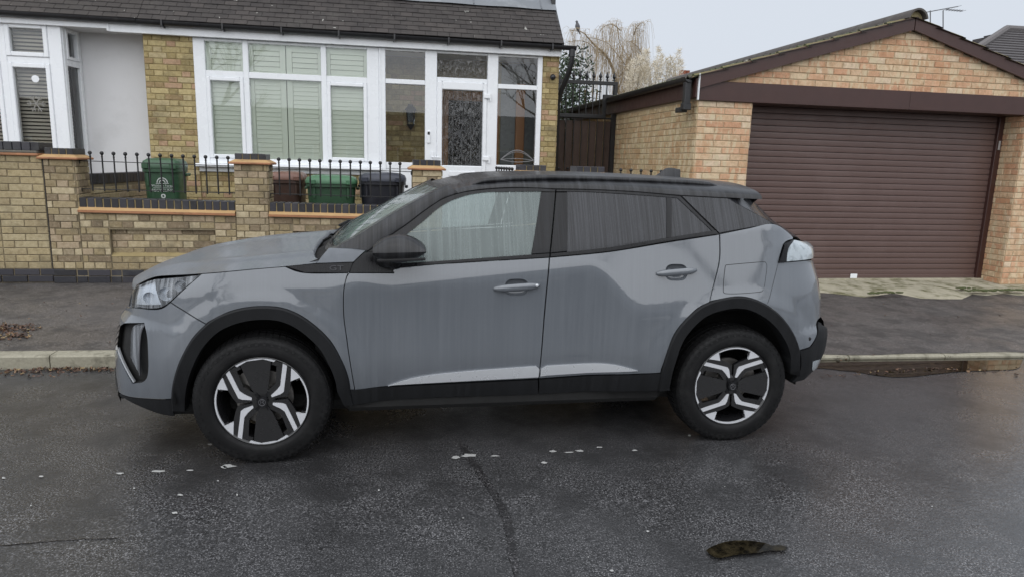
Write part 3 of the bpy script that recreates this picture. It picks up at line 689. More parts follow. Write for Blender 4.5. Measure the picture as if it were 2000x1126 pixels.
for i in range(3):
    x0, x1 = V[i]+bw[i], V[i+1]-bw[i+1]
    bar(x0, x1, ZT-.045, ZT+.035, 'transom', f=-.003, t=bay); bar(x0, x1, ZS, ZS+.075, 'bottom_rail', f=-.003, t=bay); bar(x0, x1, TOP-.035, TOP, 'top_rail', f=-.003, t=bay)
    z0, z1 = ZS+.075, ZT-.045
    if i != 1:      # opening casement with its own sash
        for a, b_, c_, d_ in ((x0, x0+.05, z0, z1), (x1-.05, x1, z0, z1), (x0+.05, x1-.05, z0, z0+.05), (x0+.05, x1-.05, z1-.05, z1)): bar(a, b_, c_, d_, 'sash', f=.012, t=bay, b=.008)
        pane(bay, x0+.04, x1-.04, z0+.04, z1-.04)
    else: pane(bay, x0-.01, x1+.01, z0-.01, z1+.01)
    pane(bay, x0-.01, x1+.01, ZT+.03, TOP-.03)
q = MB(); q.bbox(XB-.04, XW+.05, HY-.13, HY+.05, ZS-.045, ZS-.002, .010); q.build('window_sill', UPVC, bay, world=True)
q = MB(); q.bbox(XB, XW, HY-.03, HY+.05, ZS-.11, ZS-.047, .006); q.build('sill_board', UPVC, bay, world=True)
# plantation shutters
SAGE = simple('sage_shutter_paint', (.74,.785,.69), .5, var=.03)
sh = empty('window_shutters', (-2, HY+.13, ZS), house); sh.matrix_parent_inverse = Matrix.Translation(-Vector(house.location))
def louvre(w):
    q = MB(); q.bbox(-w/2, w/2, -.005, .005, -.034, .034, .004); M = Matrix.Rotation(math.radians(-14), 4, 'X'); q.v = [tuple(M @ Vector(v)) for v in q.v]; return q.mesh('louvre', SAGE)
SY = HY+.085
panels = [(V[0]+.05, V[1]-.005), (V[1]+.01, (V[1]+V[2])/2-.005), ((V[1]+V[2])/2+.005, V[2]-.01), (V[2]+.005, V[3]-.05)]
for (x0, x1) in panels:
    for (z0, z1) in ((ZS+.03, TOP-.02),):
        st = .075
        for a, b_, c_, d_ in ((x0, x0+st, z0, z1), (x1-st, x1, z0, z1), (x0+st, x1-st, z0, z0+.09), (x0+st, x1-st, z1-.09, z1), (x0+st, x1-st, ZT-.06, ZT+.06)):
            q = MB(); q.bbox(a, b_, SY-.018, SY+.018, c_, d_, .003); q.build('shutter_rail', SAGE, sh, world=True)
        lm = louvre(x1-x0-2*st-.004)
        for (a, b_) in ((z0+.09, ZT-.06), (ZT+.06, z1-.09)):
            n = int((b_-a)/.058)
            for k in range(n):
                o = link('louvre', lm); wparent(o, sh); o.location = ((x0+x1)/2, SY, a+(k+.5)*(b_-a)/n)
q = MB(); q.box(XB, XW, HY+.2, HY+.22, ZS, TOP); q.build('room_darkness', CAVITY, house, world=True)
# porch frames
po = empty('porch', (.4, HY, GZ), house); po.matrix_parent_inverse = Matrix.Translation(-Vector(house.location))
PZ = .56                                                     # porch floor
PX = [(-.785, -.695), (-.150, .015), (.728, .880), (1.450, 1.522)]
for x0, x1 in PX: bar(x0, x1, PZ, TOP, 'post', f=.006, t=po)
q = MB(); q.bbox(-.775, -.755, HY-.035, HY-.02, PZ, TOP, .003); q.build('cover_strip', UPVC, po, world=True)
ZT2 = hp(790,160)[1]; ZT3 = hp(1010,171)[1]
for x0, x1 in ((PX[0][1], PX[1][0]), (PX[2][1], PX[3][0])):
    bar(x0, x1, ZT2-.035, ZT2+.03, 'transom', f=-.002, t=po); bar(x0, x1, TOP-.03, TOP, 'top_rail', f=-.002, t=po); bar(x0, x1, 1.43, 1.52, 'bottom_rail', f=-.002, t=po)
    bar(x0, x1, PZ, 1.43, 'lower_panel', f=-.012, d=.04, t=po)
    pane(po, x0-.01, x1+.01, ZT2+.02, TOP-.02); pane(po, x0-.01, x1+.01, 1.51, ZT2-.03)
x0, x1 = PX[1][1], PX[2][0]
bar(x0, x1, 2.655, 2.71, 'transom', f=-.002, t=po); bar(x0, x1, TOP-.03, TOP, 'top_rail', f=-.002, t=po); pane(po, x0-.01, x1+.01, 2.70, TOP-.02, m=RIPPLE)
# porch door
door = empty('porch_door', (x0, HY, PZ), house); door.matrix_parent_inverse = Matrix.Translation(-Vector(house.location))
gx0, gx1, gz0, gz1 = hp(863,250)[0], hp(942,250)[0], 1.495, 2.545
for a, b_, c_, d_ in ((x0, gx0, PZ+.02, 2.655), (gx1, x1, PZ+.02, 2.655), (gx0, gx1, gz1, 2.655), (gx0, gx1, 1.30, gz0), (gx0, gx1, PZ+.02, .72)): bar(a, b_, c_, d_, 'door_frame', f=.020, t=door, b=.010)
bar(gx0, gx1, .72, 1.30, 'door_panel', f=.006, d=.03, t=door)
pane(door, gx0-.01, gx1+.01, gz0-.01, gz1+.01, m=RIPPLE, name='door_glass')
LEADM = simple('lead_came', (.20,.205,.21), .45, metal=.6)
q = MB(); RBq = random.Random(2)
for k in range(5):
    xx = lerp(gx0+.03, gx1-.03, k/4); q.tube([(xx, HY+.017, gz0), (xx, HY+.017, gz1)], .0025, 4)
for k in range(9):
    cx = lerp(gx0+.08, gx1-.08, RBq.random()); cz = RBq.uniform(gz0+.1, gz0+.5); r = RBq.uniform(.04, .10); q.tube([(cx+r*math.cos(a)*.6, HY+.016, cz+r*math.sin(a)) for a in [RBq.uniform(0, 3)+k2*.3 for k2 in range(10)]], .0028, 4)
q.build('lead_pattern', LEADM, door, world=True)
q = MB(); hx = hp(848,306)[0]; q.tube([(hx-.03, HY-.05, 1.605), (hx-.03, HY-.085, 1.605), (hx+.09, HY-.085, 1.603)], .009, 8); q.bbox(hx-.048, hx-.012, HY-.052, HY-.04, 1.50, 1.68, .004); q.build('door_handle', UPVC, door, world=True, smooth=True, angle=40)
for z in (2.47, 1.60):
    q = MB(); hx2 = hp(950,200)[0]; q.bbox(hx2-.045, hx2+.05, HY-.062, HY-.04, z-.025, z+.035, .006); q.tube([(hx2+.05, HY-.055, z-.06), (hx2+.05, HY-.055, z+.04)], .011, 8); q.build('hinge', UPVC, door, world=True)
q = MB(); q.bbox(gx0+.1, gx1-.1, HY-.052, HY-.038, 1.345, 1.415, .005); q.build('letter_plate', UPVC, door, world=True)
# doorbell and seal beads on the post
bx = hp(837,263)[0]; q = MB(); q.bbox(bx-.022, bx+.022, HY-.05, HY-.024, 1.80, 1.965, .006); db = q.build('doorbell', UPVC, house, world=True)
q = MB(); q.bbox(bx-.016, bx+.016, HY-.054, HY-.049, 1.915, 1.958, .003); o = q.build('camera_eye', BLACKP, db)
# inside the porch
PIY = 6.35
core(house, XW, XR_-.02, PIY, PIY+.1, PZ, 3.1, MORTY, 'porch_back_wall'); lay(HB, (-.72, PIY), 0, .78, PZ, 33, m=YELL, pitch=.075, first=1)
core(house, -.82, -.74, HY+.08, PIY, PZ, 3.1, RENDER, 'porch_side_wall'); q = MB(); q.box(-.8, 1.75, HY, PIY, PZ-.1, PZ); q.build('porch_floor', SOIL, house, world=True); q = MB(); q.box(-.8, 1.75, HY+.1, PIY, 3.06, 3.09); q.build('porch_ceiling', RENDER, house, world=True)
WOOD = simple('varnished_oak', (.30,.125,.035), .35, var=.25, vs=4)
idr = empty('inner_door', (.5, PIY, PZ), house); idr.matrix_parent_inverse = Matrix.Translation(-Vector(house.location))
ex0, ex1 = .10, 1.02
for a, b_, c_, d_ in ((ex0, ex0+.14, PZ, 2.6), (ex1-.14, ex1, PZ, 2.6), (ex0+.14, ex1-.14, 2.46, 2.6), (ex0+.14, ex1-.14, PZ, PZ+.9)): q = MB(); q.bbox(a, b_, PIY-.06, PIY-.01, c_, d_, .006); q.build('door_stile', WOOD, idr, world=True)
q = MB(); q.box(ex0+.14, ex1-.14, PIY-.03, PIY-.02, PZ+.9, 2.46); q.build('door_pane', CAVITY, idr, world=True)
for a, b_ in ((1.28, 1.42), ): q = MB(); q.bbox(a, b_, PIY-.06, PIY-.01, PZ, 2.75, .006); q.build('door_stile', WOOD, idr, world=True)
q = MB(); q.box(1.05, 1.7, PIY-.008, PIY-.004, PZ, 3.05); q.build('porch_panel', simple('grey_panel', (.12,.13,.13), .3), house, world=True)
lt = empty('porch_lantern', (-.33, PIY-.09, 2.2), house); lt.matrix_parent_inverse = Matrix.Translation(-Vector(house.location))
q = MB(); q.lathe([(.001, .16), (.05, .14), (.085, .10), (.085, .085)], 8, 'z', (-.33, PIY-.12, 2.2)); q.lathe([(.06, -.12), (.04, -.16), (.001, -.20)], 8, 'z', (-.33, PIY-.12, 2.2)); q.bbox(-.37, -.29, PIY-.03, PIY-.008, 2.12, 2.38, .005)
for k in range(4):
    a = math.pi/4+k*math.pi/2; q.tube([(-.33+.075*math.cos(a), PIY-.12+.075*math.sin(a), 2.29), (-.33+.055*math.cos(a), PIY-.12+.055*math.sin(a), 2.08)], .006, 5)
q.tube([(-.33, PIY-.03, 2.33), (-.33, PIY-.12, 2.36)], .012, 6); q.build('lantern_body', BLACKM, lt, world=True)
q = MB(); q.lathe([(.070, .085), (.052, -.12)], 8, 'z', (-.33, PIY-.12, 2.2)); q.build('lantern_glass', GLASSH, lt, world=True)
# arched etched strip in the right porch pane
q = MB(); c0 = hp(978,312); c1 = hp(1043,310); mx_ = (c0[0]+c1[0])/2; hw = (c1[0]-c0[0])/2
for hgt, th in ((.14, .006), (.115, .004), (.02, .004), (-.03, .005)):
    q.tube([(mx_+hw*u, HY+.014, c0[1]+hgt*(1-u*u)**1.2+.0*u) for u in [k/12-1 for k in range(25)]], th, 5)
q.build('etched_arch', simple('leaded_etching', (.30,.30,.31), .35, metal=.3), po, world=True)
q = MB(); q.sphere((hp(1078,152)[0], HY-.055, hp(1078,152)[1]), .042, 12, 8, 1, .9, 1.05); q.tube([(hp(1078,152)[0], HY-.05, hp(1078,152)[1]), (hp(1078,152)[0]+.01, HY+.02, hp(1078,152)[1]+.01)], .02, 8); q.build('wall_light', BLACKP, house, world=True, smooth=True)
# --- eaves and roof
EZ = 3.06; FY = 5.50
q = MB(); q.bbox(XL-.36, XR_+.01, FY, FY+.03, EZ, EZ+.145, .004); q.build('fascia_board', UPVC, house, world=True)
q = MB(); q.box(XL, XR_, FY+.03, HY+.1, EZ+.004, EZ+.02); q.build('soffit', UPVC, house, world=True)
def gutter(t, x0, x1, y, z0, z1, r=.055):
    q = MB(); rows = []
    for k in range(11):
        a = math.pi+math.pi*k/10; rows.append([(x0, y+r*math.cos(a), z0+r*math.sin(a)), (x1, y+r*math.cos(a), z1+r*math.sin(a))])
    q.grid(rows); rows = [[(x, yy*.9+y*.1, z+.003) for x, yy, z in r_] for r_ in rows]; q.grid(rows); q.build('gutter', BLACKP, t, world=True, smooth=True)
gutter(house, XL+.0, XR_+.20, FY-.06, EZ+.150, EZ+.138)
for k in range(8):
    x = lerp(XL+.3, XR_-.15, k/7); q = MB(); zz = EZ+.150-.012*k/7; q.bbox(x-.012, x+.012, FY-.125, FY+.002, zz-.075, zz-.045, .004); q.bbox(x-.012, x+.012, FY-.128, FY-.114, zz-.06, zz+.012, .003); q.build('gutter_bracket', BLACKP, house, world=True)
dpx = XR_+.115; q = MB(); q.tube([(dpx+.03, FY-.06, EZ+.09), (dpx+.03, FY-.06, EZ-.06), (dpx+.01, FY+.0, EZ-.22), (dpx-.045, FY+.14, EZ-.42), (dpx-.07, HY+.16, EZ-.62), (dpx-.07, HY+.16, GZ)], .036, 12); q.tube([(dpx+.03, FY-.06, EZ+.10), (dpx+.03, FY-.06, EZ-.0)], .046, 12); q.build('downpipe', BLACKP, house, world=True, smooth=True, angle=50)
SLATE, nt, N, L, b = newmat('roof_tile_concrete')
r_ = rnd(nt); c = ramp(nt, r_, [(0, (.036,.031,.030)), (.35, (.046,.040,.038)), (.7, (.040,.035,.033)), (1, (.056,.048,.045))])
c = mixc(nt, c, (.10,.095,.085), ramp(nt, noise(nt, 2.0, 6, .7), [(.56, 0), (.76, .7)])); c = mixc(nt, c, (.50,.50,.46), ramp(nt, noise(nt, 13, 3, .5), [(.715, 0), (.735, .95)]))
c = mixc(nt, c, (.018,.016,.016), ramp(nt, noise(nt, 7, 5, .6), [(.5, 0), (.7, .6)]))
L.new(c, b.inputs['Base Color']); b.inputs['Roughness'].default_value = .75; bump(nt, b, noise(nt, 130, 5), .4, .004)
PIT = math.radians(44); GAU = .102
def tile_mesh(w=.165, l=.15, t=.013):
    q = MB(); q.bbox(-w/2+.0015, w/2-.0015, 0, l, -t, 0, .0025); return q.mesh('roof_tile', SLATE)
TM = tile_mesh()
def roof_tiles(t, x0, x1, y0, z0, rows, pit=PIT, gauge=GAU, tm=TM, w=.165, limit=300, wob=.004):
    P = Pieces(t, 'roof_tile', limit); rr_ = random.Random(int(abs(x0)*100))
    for i in range(rows):
        off = w/2 if i % 2 else 0; n = int((x1-x0)/w)+1
        for k in range(n+1):
            a, b_ = max(x0, x0+k*w-off), min(x1, x0+(k+1)*w-off)
            if b_-a < .03: continue
            s = i*gauge; tilt = math.atan2(.013, gauge)*.75
            M = Matrix.Translation(((a+b_)/2, y0+s*math.cos(pit), z0+s*math.sin(pit)+rr_.uniform(-.002, .002))) @ Matrix.Rotation(pit-tilt+rr_.uniform(-.012, .012), 4, 'X') @ Matrix.Rotation(rr_.uniform(-.006, .006), 4, 'Z')
            P.put(tm, M, (b_-a)/w, w, .1)
    P.flush('roof_tiling')
RY, RZ = FY-.060, EZ+.176
def roof_deck(t, x0, x1, n=14):
    q = MB(); s = n*GAU; dz = -.03
    q.add([(x0, RY+.03, RZ+dz), (x1, RY+.03, RZ+dz), (x1, RY+s*math.cos(PIT), RZ+dz+s*math.sin(PIT)), (x0, RY+s*math.cos(PIT), RZ+dz+s*math.sin(PIT))], [(0,1,2,3)]); q.build('roof_deck', CAVITY, t, world=True)
roof_tiles(house, XL, XR_+.03, RY, RZ, 8); roof_deck(house, XL, XR_+.02, 8)
s8 = 8*GAU; fy8, fz8 = RY+s8*math.cos(PIT), RZ+s8*math.sin(PIT)
LEAD = simple('lead_flashing', (.20,.215,.235), .42, var=.18, vs=3, dirt=((.34,.36,.38), 2.5, .52, .75))
q = MB(); q.grid([[(x, fy8-.05, fz8-.02+.004*math.sin(x*7)) for x in [XL+k*.2 for k in range(29)]], [(x, fy8+.12, fz8+.15+.003*math.sin(x*9)) for x in [XL+k*.2 for k in range(29)]], [(x, fy8+.14, fz8+.40) for x in [XL+k*.2 for k in range(29)]]]); q.v = [(min(x, XR_+.03), y, z) for x, y, z in q.v]; q.build('lead_apron', LEAD, house, world=True)
for k in range(6):
    q = MB(); x = XL+.35+k*1.0; q.tube([(x, fy8-.045, fz8-.01), (x, fy8+.122, fz8+.158)], .008, 6); q.build('lead_welt', LEAD, house, world=True)
q = MB(); q.bbox(XL, XR_-.03, fy8+.16, fy8+1.5, fz8+.2, fz8+.62, .01); q.build('dormer_cheek', simple('dormer_lead', (.12,.13,.145), .5, var=.2, vs=2), house, world=True)
q = MB(); q.box(XL, XR_-.05, fy8+.22, fy8+1.5, fz8+.6, fz8+2.2); q.build('upper_wall', YELL, house, world=True)
# verge board on the right edge
q = MB(); s = 8.4*GAU
q.add([(XR_+.032, RY+.02, RZ-.06), (XR_+.032, RY+s*math.cos(PIT), RZ-.06+s*math.sin(PIT)), (XR_+.032, RY+s*math.cos(PIT), RZ+.005+s*math.sin(PIT)), (XR_+.032, RY+.02, RZ-.002)]+[(XR_+.006, RY+.02, RZ-.06), (XR_+.006, RY+s*math.cos(PIT), RZ-.06+s*math.sin(PIT)), (XR_+.006, RY+s*math.cos(PIT), RZ+.005+s*math.sin(PIT)), (XR_+.006, RY+.02, RZ-.002)], [(0,1,2,3), (4,7,6,5), (0,4,5,1), (3,2,6,7), (0,3,7,4)]); q.build('verge_edge', BLACKP, house, world=True)
q = MB(); q.box(XR_-.03, XR_+.03, fy8+.05, fy8+1.5, fz8-.1, fz8+2.2); q.build('corner_board', BLACKP, house, world=True)
HB.flush()
# ================================================================== THE NEIGHBOUR'S HOUSE
nh = empty('neighbour_house', (-5.5, HY, GZ)); tag(nh, 'neighbouring house front with white rendered wall and white slatted-blind bay window', 'house')
NY = 5.97
q = MB(); q.box(-4.95, XL-.004, NY, NY+.25, GZ-.1, 3.13); q.build('rendered_wall', RENDER, nh, world=True)
by = 5.57
xc_ = ony(128, 160, by).x; xw_ = ony(161, 160, NY).x
nb = empty('bay_window', (-5.2, by, ZS), nh); nb.matrix_parent_inverse = Matrix.Translation(-Vector(nh.location))
def nx(px): return ony(px, 170, by).x
BZ0, BZT, BZ1 = 1.40, ony(60, 118, by).z, ony(60, 41, by).z
cs = [(-6.4, -6.3), (nx(-70), nx(-58)), (nx(7), nx(21)), (nx(103), xc_)]
for x0, x1 in cs[1:]: bar(x0, x1, BZ0, BZ1, 'mullion', y=by, t=nb)
for (x0, x1) in ((cs[1][1], cs[2][0]), (cs[2][1], cs[3][0])):
    bar(x0, x1, BZT-.04, BZT+.04, 'transom', y=by, f=-.003, t=nb); bar(x0, x1, BZ1-.04, BZ1, 'top_rail', y=by, f=-.003, t=nb); bar(x0, x1, BZ0, BZ0+.06, 'bottom_rail', y=by, f=-.003, t=nb)
    for z0, z1 in ((BZ0+.06, BZT-.04), (BZT+.04, BZ1-.04)):
        for a, b_, c_, d_ in ((x0, x0+.055, z0, z1), (x1-.055, x1, z0, z1), (x0+.055, x1-.055, z0, z0+.055), (x0+.055, x1-.055, z1-.055, z1)): bar(a, b_, c_, d_, 'sash', y=by, f=.012, t=nb, b=.008)
        pane(nb, x0+.04, x1-.04, z0+.04, z1-.04, y=by+.02)
# splayed side
A = Vector((xc_-.01, by+.01, 0)); Bq = Vector((xw_, NY-.01, 0)); du = (Bq-A); Ls = du.length; du.normalize(); sa = math.atan2(du.y, du.x); Ms = Matrix.Translation(A) @ Matrix.Rotation(sa, 4, 'Z')
def sbar(u0, u1, z0, z1, name='sash', f=0):
    q = MB(); q.bbox(u0, u1, -.02-f, .06, z0, z1, .006); q.v = [tuple(Ms @ Vector(v)) for v in q.v]; return q.build(name, UPVC, nb, world=True)
sbar(0, .06, BZ0, BZ1, 'mullion'); sbar(Ls-.05, Ls, BZ0, BZ1, 'mullion'); sbar(.06, Ls-.05, BZT-.04, BZT+.04, 'transom', -.003); sbar(.06, Ls-.05, BZ1-.06, BZ1, 'top_rail', -.003); sbar(.06, Ls-.05, BZ0, BZ0+.06, 'bottom_rail', -.003)
sbar(.06, .10, BZT+.04, BZ1-.06, f=.01); sbar(Ls-.09, Ls-.05, BZT+.04, BZ1-.06, f=.01); sbar(.10, Ls-.09, BZT+.04, BZT+.08, f=.01); sbar(.10, Ls-.09, BZ1-.10, BZ1-.06, f=.01)
q = MB(); q.add([(.05, .02, BZ0+.05), (Ls-.05, .02, BZ0+.05), (Ls-.05, .02, BZ1-.05), (.05, .02, BZ1-.05)], [(0, 1, 2, 3)]); q.v = [tuple(Ms @ Vector(v)) for v in q.v]; q.build('pane', GLASSH, nb, world=True, fix=False)
q = MB(); q.bbox(-7.2, xc_+.03, by-.1, by+.03, BZ0-.05, BZ0-.002, .008); q.build('window_sill', UPVC, nb, world=True)
q = MB(); q.box(-7.5, xc_-.01, by+.01, by+.2, GZ, BZ0-.05); q.build('bay_wall', RENDER, nh, world=True)
q = MB(); q.add([tuple(Ms @ Vector(v)) for v in ((0, 0, GZ), (Ls, 0, GZ), (Ls, 0, BZ0), (0, 0, BZ0))], [(0,1,2,3)]); q.build('bay_side_wall', RENDER, nh, world=True)
# venetian blinds
SLAT = simple('wooden_blind_slat', (.62,.58,.50), .5, var=.06)
def slatm(w, tilt=38):
    q = MB(); q.bbox(-w/2, w/2, -.025, .025, -.002, .002, .001); M = Matrix.Rotation(math.radians(tilt), 4, 'X'); q.v = [tuple(M @ Vector(v)) for v in q.v]; return q.mesh('slat', SLAT)
bl = empty('venetian_blind', (-5.2, by+.12, BZ0), nh); bl.matrix_parent_inverse = Matrix.Translation(-Vector(nh.location))
for (x0, x1) in ((cs[1][1]+.01, cs[2][0]+.03), (cs[2][1]-.03, cs[3][0]-.0)):
    sm = slatm(x1-x0); n = int((BZ1-BZ0)/.047)
    for k in range(n):
        o = link('slat', sm); wparent(o, bl); o.location = ((x0+x1)/2, by+.13, BZ0+.02+k*.047)
sm = slatm(Ls-.08)
for k in range(int((BZT-BZ0)/.047)):
    o = link('slat', sm); wparent(o, bl); o.matrix_basis = Ms @ Matrix.Translation((Ls/2, .12, BZ0+.02+k*.047))
q = MB(); q.box(-7.5, xc_-.05, by+.3, by+.32, BZ0, BZ1); q.build('room_darkness', simple('dim_room', (.05,.045,.04), .9), nh, world=True)
q = MB(); q.lathe([(.001, -.004), (.045, -.003), (.045, .003)], 14, 'y', (ony(68,154,by).x, by+.015, ony(68,154,by).z)); q.build('window_sticker', UPVC, nb, world=True)
q = MB()
cx_, cz_ = ony(70,203,by).x, ony(70,203,by).z
for k in range(6):
    a = k*math.pi/3; q.tube([(cx_, by+.016, cz_), (cx_+.11*math.cos(a), by+.016, cz_+.11*math.sin(a))], .006, 5)
    for s_ in (-.5, .5): q.tube([(cx_+.06*math.cos(a), by+.016, cz_+.06*math.sin(a)), (cx_+.095*math.cos(a+s_*.7), by+.016, cz_+.095*math.sin(a+s_*.7))], .005, 5)
q.build('snowflake_sticker', simple('frosted_sticker', (.30,.29,.27), .7), nb, world=True)
# its eaves
q = MB(); q.bbox(-7.5, XL-.365, FY-.005, FY+.025, EZ+.035, EZ+.155, .004); q.build('fascia_board', UPVC, nh, world=True)
q = MB(); q.bbox(XL-.385, XL-.355, FY-.012, FY+.028, EZ+.005, EZ+.150, .003); q.build('fascia_joint', UPVC, nh, world=True)
q = MB(); q.box(-7.5, XL-.004, FY+.031, NY, EZ+.04, EZ+.06); q.build('soffit', RENDER, nh, world=True)
gutter(nh, -7.5, XL-.01, FY-.06, EZ+.165, EZ+.152)
roof_tiles(nh, -7.0, XL-.002, RY, RZ, 8); 
q = MB(); s = 8*GAU; q.add([(-7.0, RY+.03, RZ-.03), (XL, RY+.03, RZ-.03), (XL, RY+s*math.cos(PIT), RZ-.03+s*math.sin(PIT)), (-7.0, RY+s*math.cos(PIT), RZ-.03+s*math.sin(PIT))], [(0,1,2,3)]); q.build('roof_deck', CAVITY, nh, world=True)
q = MB(); q.box(-7.0, XL-.02, fy8+.1, 9, 3.2, fz8+2.2); q.build('upper_wall', YELL, nh, world=True)
# ================================================================== THE GARAGE
GY = 3.30
gar = empty('garage', (5.5, GY, .12)); tag(gar, 'orange brick garage with brown roller door and shallow gabled tiled roof', 'garage')
GB = Pieces(gar)
GX0, GX1, GO0, GO1, GC = 2.885, 8.17, 3.567, 7.374, 5.53
BZ, BT = 2.33, 2.55                                     # beam: underside, top
ZG = .125
PITG = math.atan2(3.30-2.52, GC-GX0)
tg = math.tan(PITG)
def soff(x): return 2.50+tg*(min(x, 2*GC-x)-GX0)          # underside of the bargeboard line at x
# left pier, right pier, reveals, side wall, gable
gp = .0755
core(gar, GX0, GO0, GY, GY+.33, .05, BZ+.1, MORTG); core(gar, GO1, GX1, GY, GY+.33, .05, BZ+.1, MORTG)
nP = 29
z00 = BZ-nP*gp+.004
lay(GB, (GX0, GY), 0, GO0-GX0, z00, nP, 'stretcher', GARB, gp); lay(GB, (GO1, GY), 0, GX1-GO1, z00, nP, 'stretcher', GARB, gp)
lay(GB, (GO0, GY), math.pi/2, .33, z00, nP, 'flemish', GARB, gp, first=1); lay(GB, (GO1, GY+.33), -math.pi/2, .33, z00, nP, 'flemish', GARB, gp, first=1)
SL = 3.05                                              # visible length of the side wall
core(gar, GX0, GX0+.2, GY+.33, GY+7.5, .05, 2.45, MORTG, 'side_wall_core')
DIM = brickmat('garage_side_brick', [(.47,.34,.19), (.50,.38,.22), (.45,.30,.16), (.52,.42,.25), (.49,.36,.21), (.50,.34,.19)], stain=(.34,.25,.15), stain_amt=(.6, .9), band=True)
lay(GB, (GX0, GY+SL+1.2), -math.pi/2, SL+1.2, z00, nP, 'flemish', DIM, gp, first=1)
# gable
gz0 = BT-.02; nG = 10
q = MB(); q.add([(GX0+.1, GY+.0, BZ+.03), (GX1-.1, GY+.0, BZ+.03), (GX1-.1, GY, soff(GX1-.1)-.02), (GC, GY, soff(GC)-.02), (GX0+.1, GY, soff(GX0+.1)-.02)]+[(GX0+.1, GY+.2, BZ+.03), (GX1-.1, GY+.2, BZ+.03), (GX1-.1, GY+.2, soff(GX1-.1)-.02), (GC, GY+.2, soff(GC)-.02), (GX0+.1, GY+.2, soff(GX0+.1)-.02)], [(0,1,2,3,4), (9,8,7,6,5), (0,5,6,1)]); q.build('gable_core', MORTG, gar, world=True)
def gspan(z0, z1):
    d = (z1-.02-2.50)/tg; a = max(GX0+.05, GX0+d-.02); b_ = 2*GC-a; return (a-GX0, b_-GX0)
lay(GB, (GX0, GY), 0, GX1-GX0, gz0-.06, nG+1, 'stretcher', GARB, gp, span=gspan)
GB.flush()
# beam with woodgrain cladding
for (a, b_) in ((GX0-.01, 5.62), (5.623, GX1+.01)):
    q = MB(); q.bbox(a, b_, GY-.045, GY-.012, BZ, BT, .004); q.build('fascia_board', BROWNP, gar, world=True)
q = MB(); q.box(GO0-.02, GO1+.02, GY-.012, GY+.34, BZ+.002, BZ+.02); q.build('beam_soffit', BROWNP, gar, world=True)
# bargeboards
for s in (1, -1):
    q = MB(); X = (lambda x: x) if s == 1 else (lambda x: 2*GC-x); h = .150
    x0, x1 = GX0-.03, GC-.006
    pl = [(X(x0), 2.50+tg*(x0-GX0)-.03), (X(x1), 2.50+tg*(x1-GX0)-.03), (X(x1), 2.50+tg*(x1-GX0)-.03+h), (X(x0), 2.50+tg*(x0-GX0)-.03+h)]
    q.prism(pl, GY-.075, GY-.047); q.build('bargeboard', BROWNP, gar, world=True)
WSTRIP = UPVC
q = MB(); q.bbox(GX0-.042, GX0-.030, GY-.078, GY-.044, 2.33, 2.62, .002); q.build('corner_trim', UPVC, gar, world=True)
# roller door: slats
SLATG = simple('brown_roller_slat', (.112,.069,.060), .42, var=.10, vs=3, dirt=((.15,.10,.09), 1.3, .5, .85))
rdr = empty('roller_door', (5.5, GY+.36, .19), gar); rdr.matrix_parent_inverse = Matrix.Translation(-Vector(gar.location))
DY = GY+.36
q = MB(); prof = [(-.0365, .004), (-.0345, -.006), (-.015, -.0085), (.015, -.0085), (.0335, -.006), (.0355, .004), (.0355, .008), (-.0365, .008)]
q.add([(x, b_, a) for x in (-(GO1-GO0)/2, (GO1-GO0)/2) for a, b_ in prof], [tuple(range(8)), tuple(range(15, 7, -1))]+[(i, i+8, (i+1) % 8+8, (i+1) % 8) for i in range(8)])
SM = q.mesh('door_slat', SLATG)
n = 29
for k in range(n):
    o = link('door_slat', SM); wparent(o, rdr); o.location = ((GO0+GO1)/2, DY, .235+.0755*(k+.5)-.02+.0)
q = MB(); q.bbox(GO0, GO1, DY-.02, DY+.02, .172, .222, .005); q.build('bottom_rail', SLATG, rdr, world=True)
q = MB(); q.box(GO0-.05, GO1+.05, DY+.03, DY+.05, .17, 2.5); q.build('door_shadow', CAVITY, rdr, world=True)
for x in (GO0-.01, GO1-.085):
    q = MB(); q.bbox(x, x+.095, DY-.055, DY+.03, .17, BZ+.01, .006); q.build('guide_rail', BROWNP, rdr, world=True)
q = MB(); q.bbox(GO1-.06, GO1-.03, DY-.066, DY-.054, 1.90, 2.02, .003); q.build('key_switch', simple('switch_grey', (.35,.34,.33), .5), rdr, world=True)
_p = ony(1667, 539, DY-.02); q = MB(); q.bbox(_p.x-.05, _p.x+.05, DY-.027, DY-.0215, _p.z-.03, _p.z+.03, .002); q.build('white_tag', UPVC, rdr, world=True)
# threshold step
q = MB(); q.bbox(GO0-.02, GO1+.02, GY+.27, DY+.2, .05, .176, .006); q.build('threshold', CONCM, gar, world=True)
# roof: pantile-like tiles
MOSSR, nt, N, L, b = newmat('mossy_roof_tile')
c = ramp(nt, rnd(nt), [(0, (.05,.045,.042)), (.5, (.07,.062,.055)), (1, (.055,.052,.045))])
c = mixc(nt, c, (.075,.095,.030), ramp(nt, noise(nt, 5, 6, .7), [(.44, 0), (.6, .85)])); c = mixc(nt, c, (.30,.29,.24), ramp(nt, noise(nt, 16, 4), [(.63, 0), (.7, .8)]))
L.new(c, b.inputs['Base Color']); b.inputs['Roughness'].default_value = .9; bump(nt, b, noise(nt, 60, 6, .7), .8, .01)
def pantile(m):
    """tile with two rolls, 0.33 wide (along y), 0.42 long (up the slope, x)"""
    q = MB(); rows = []
    for j in range(17):
        v = j/16; h = .028*max(0, math.cos((v*2 % 1-.5)*2*math.pi*.9))**1.2
        rows.append([(0, v*.30, h-.012), (0, v*.30, h+.004), (.42, v*.30, h+.004)])
    q.grid(rows); return q.mesh('roof_tile', m, True, angle=40)
PT = pantile(MOSSR)
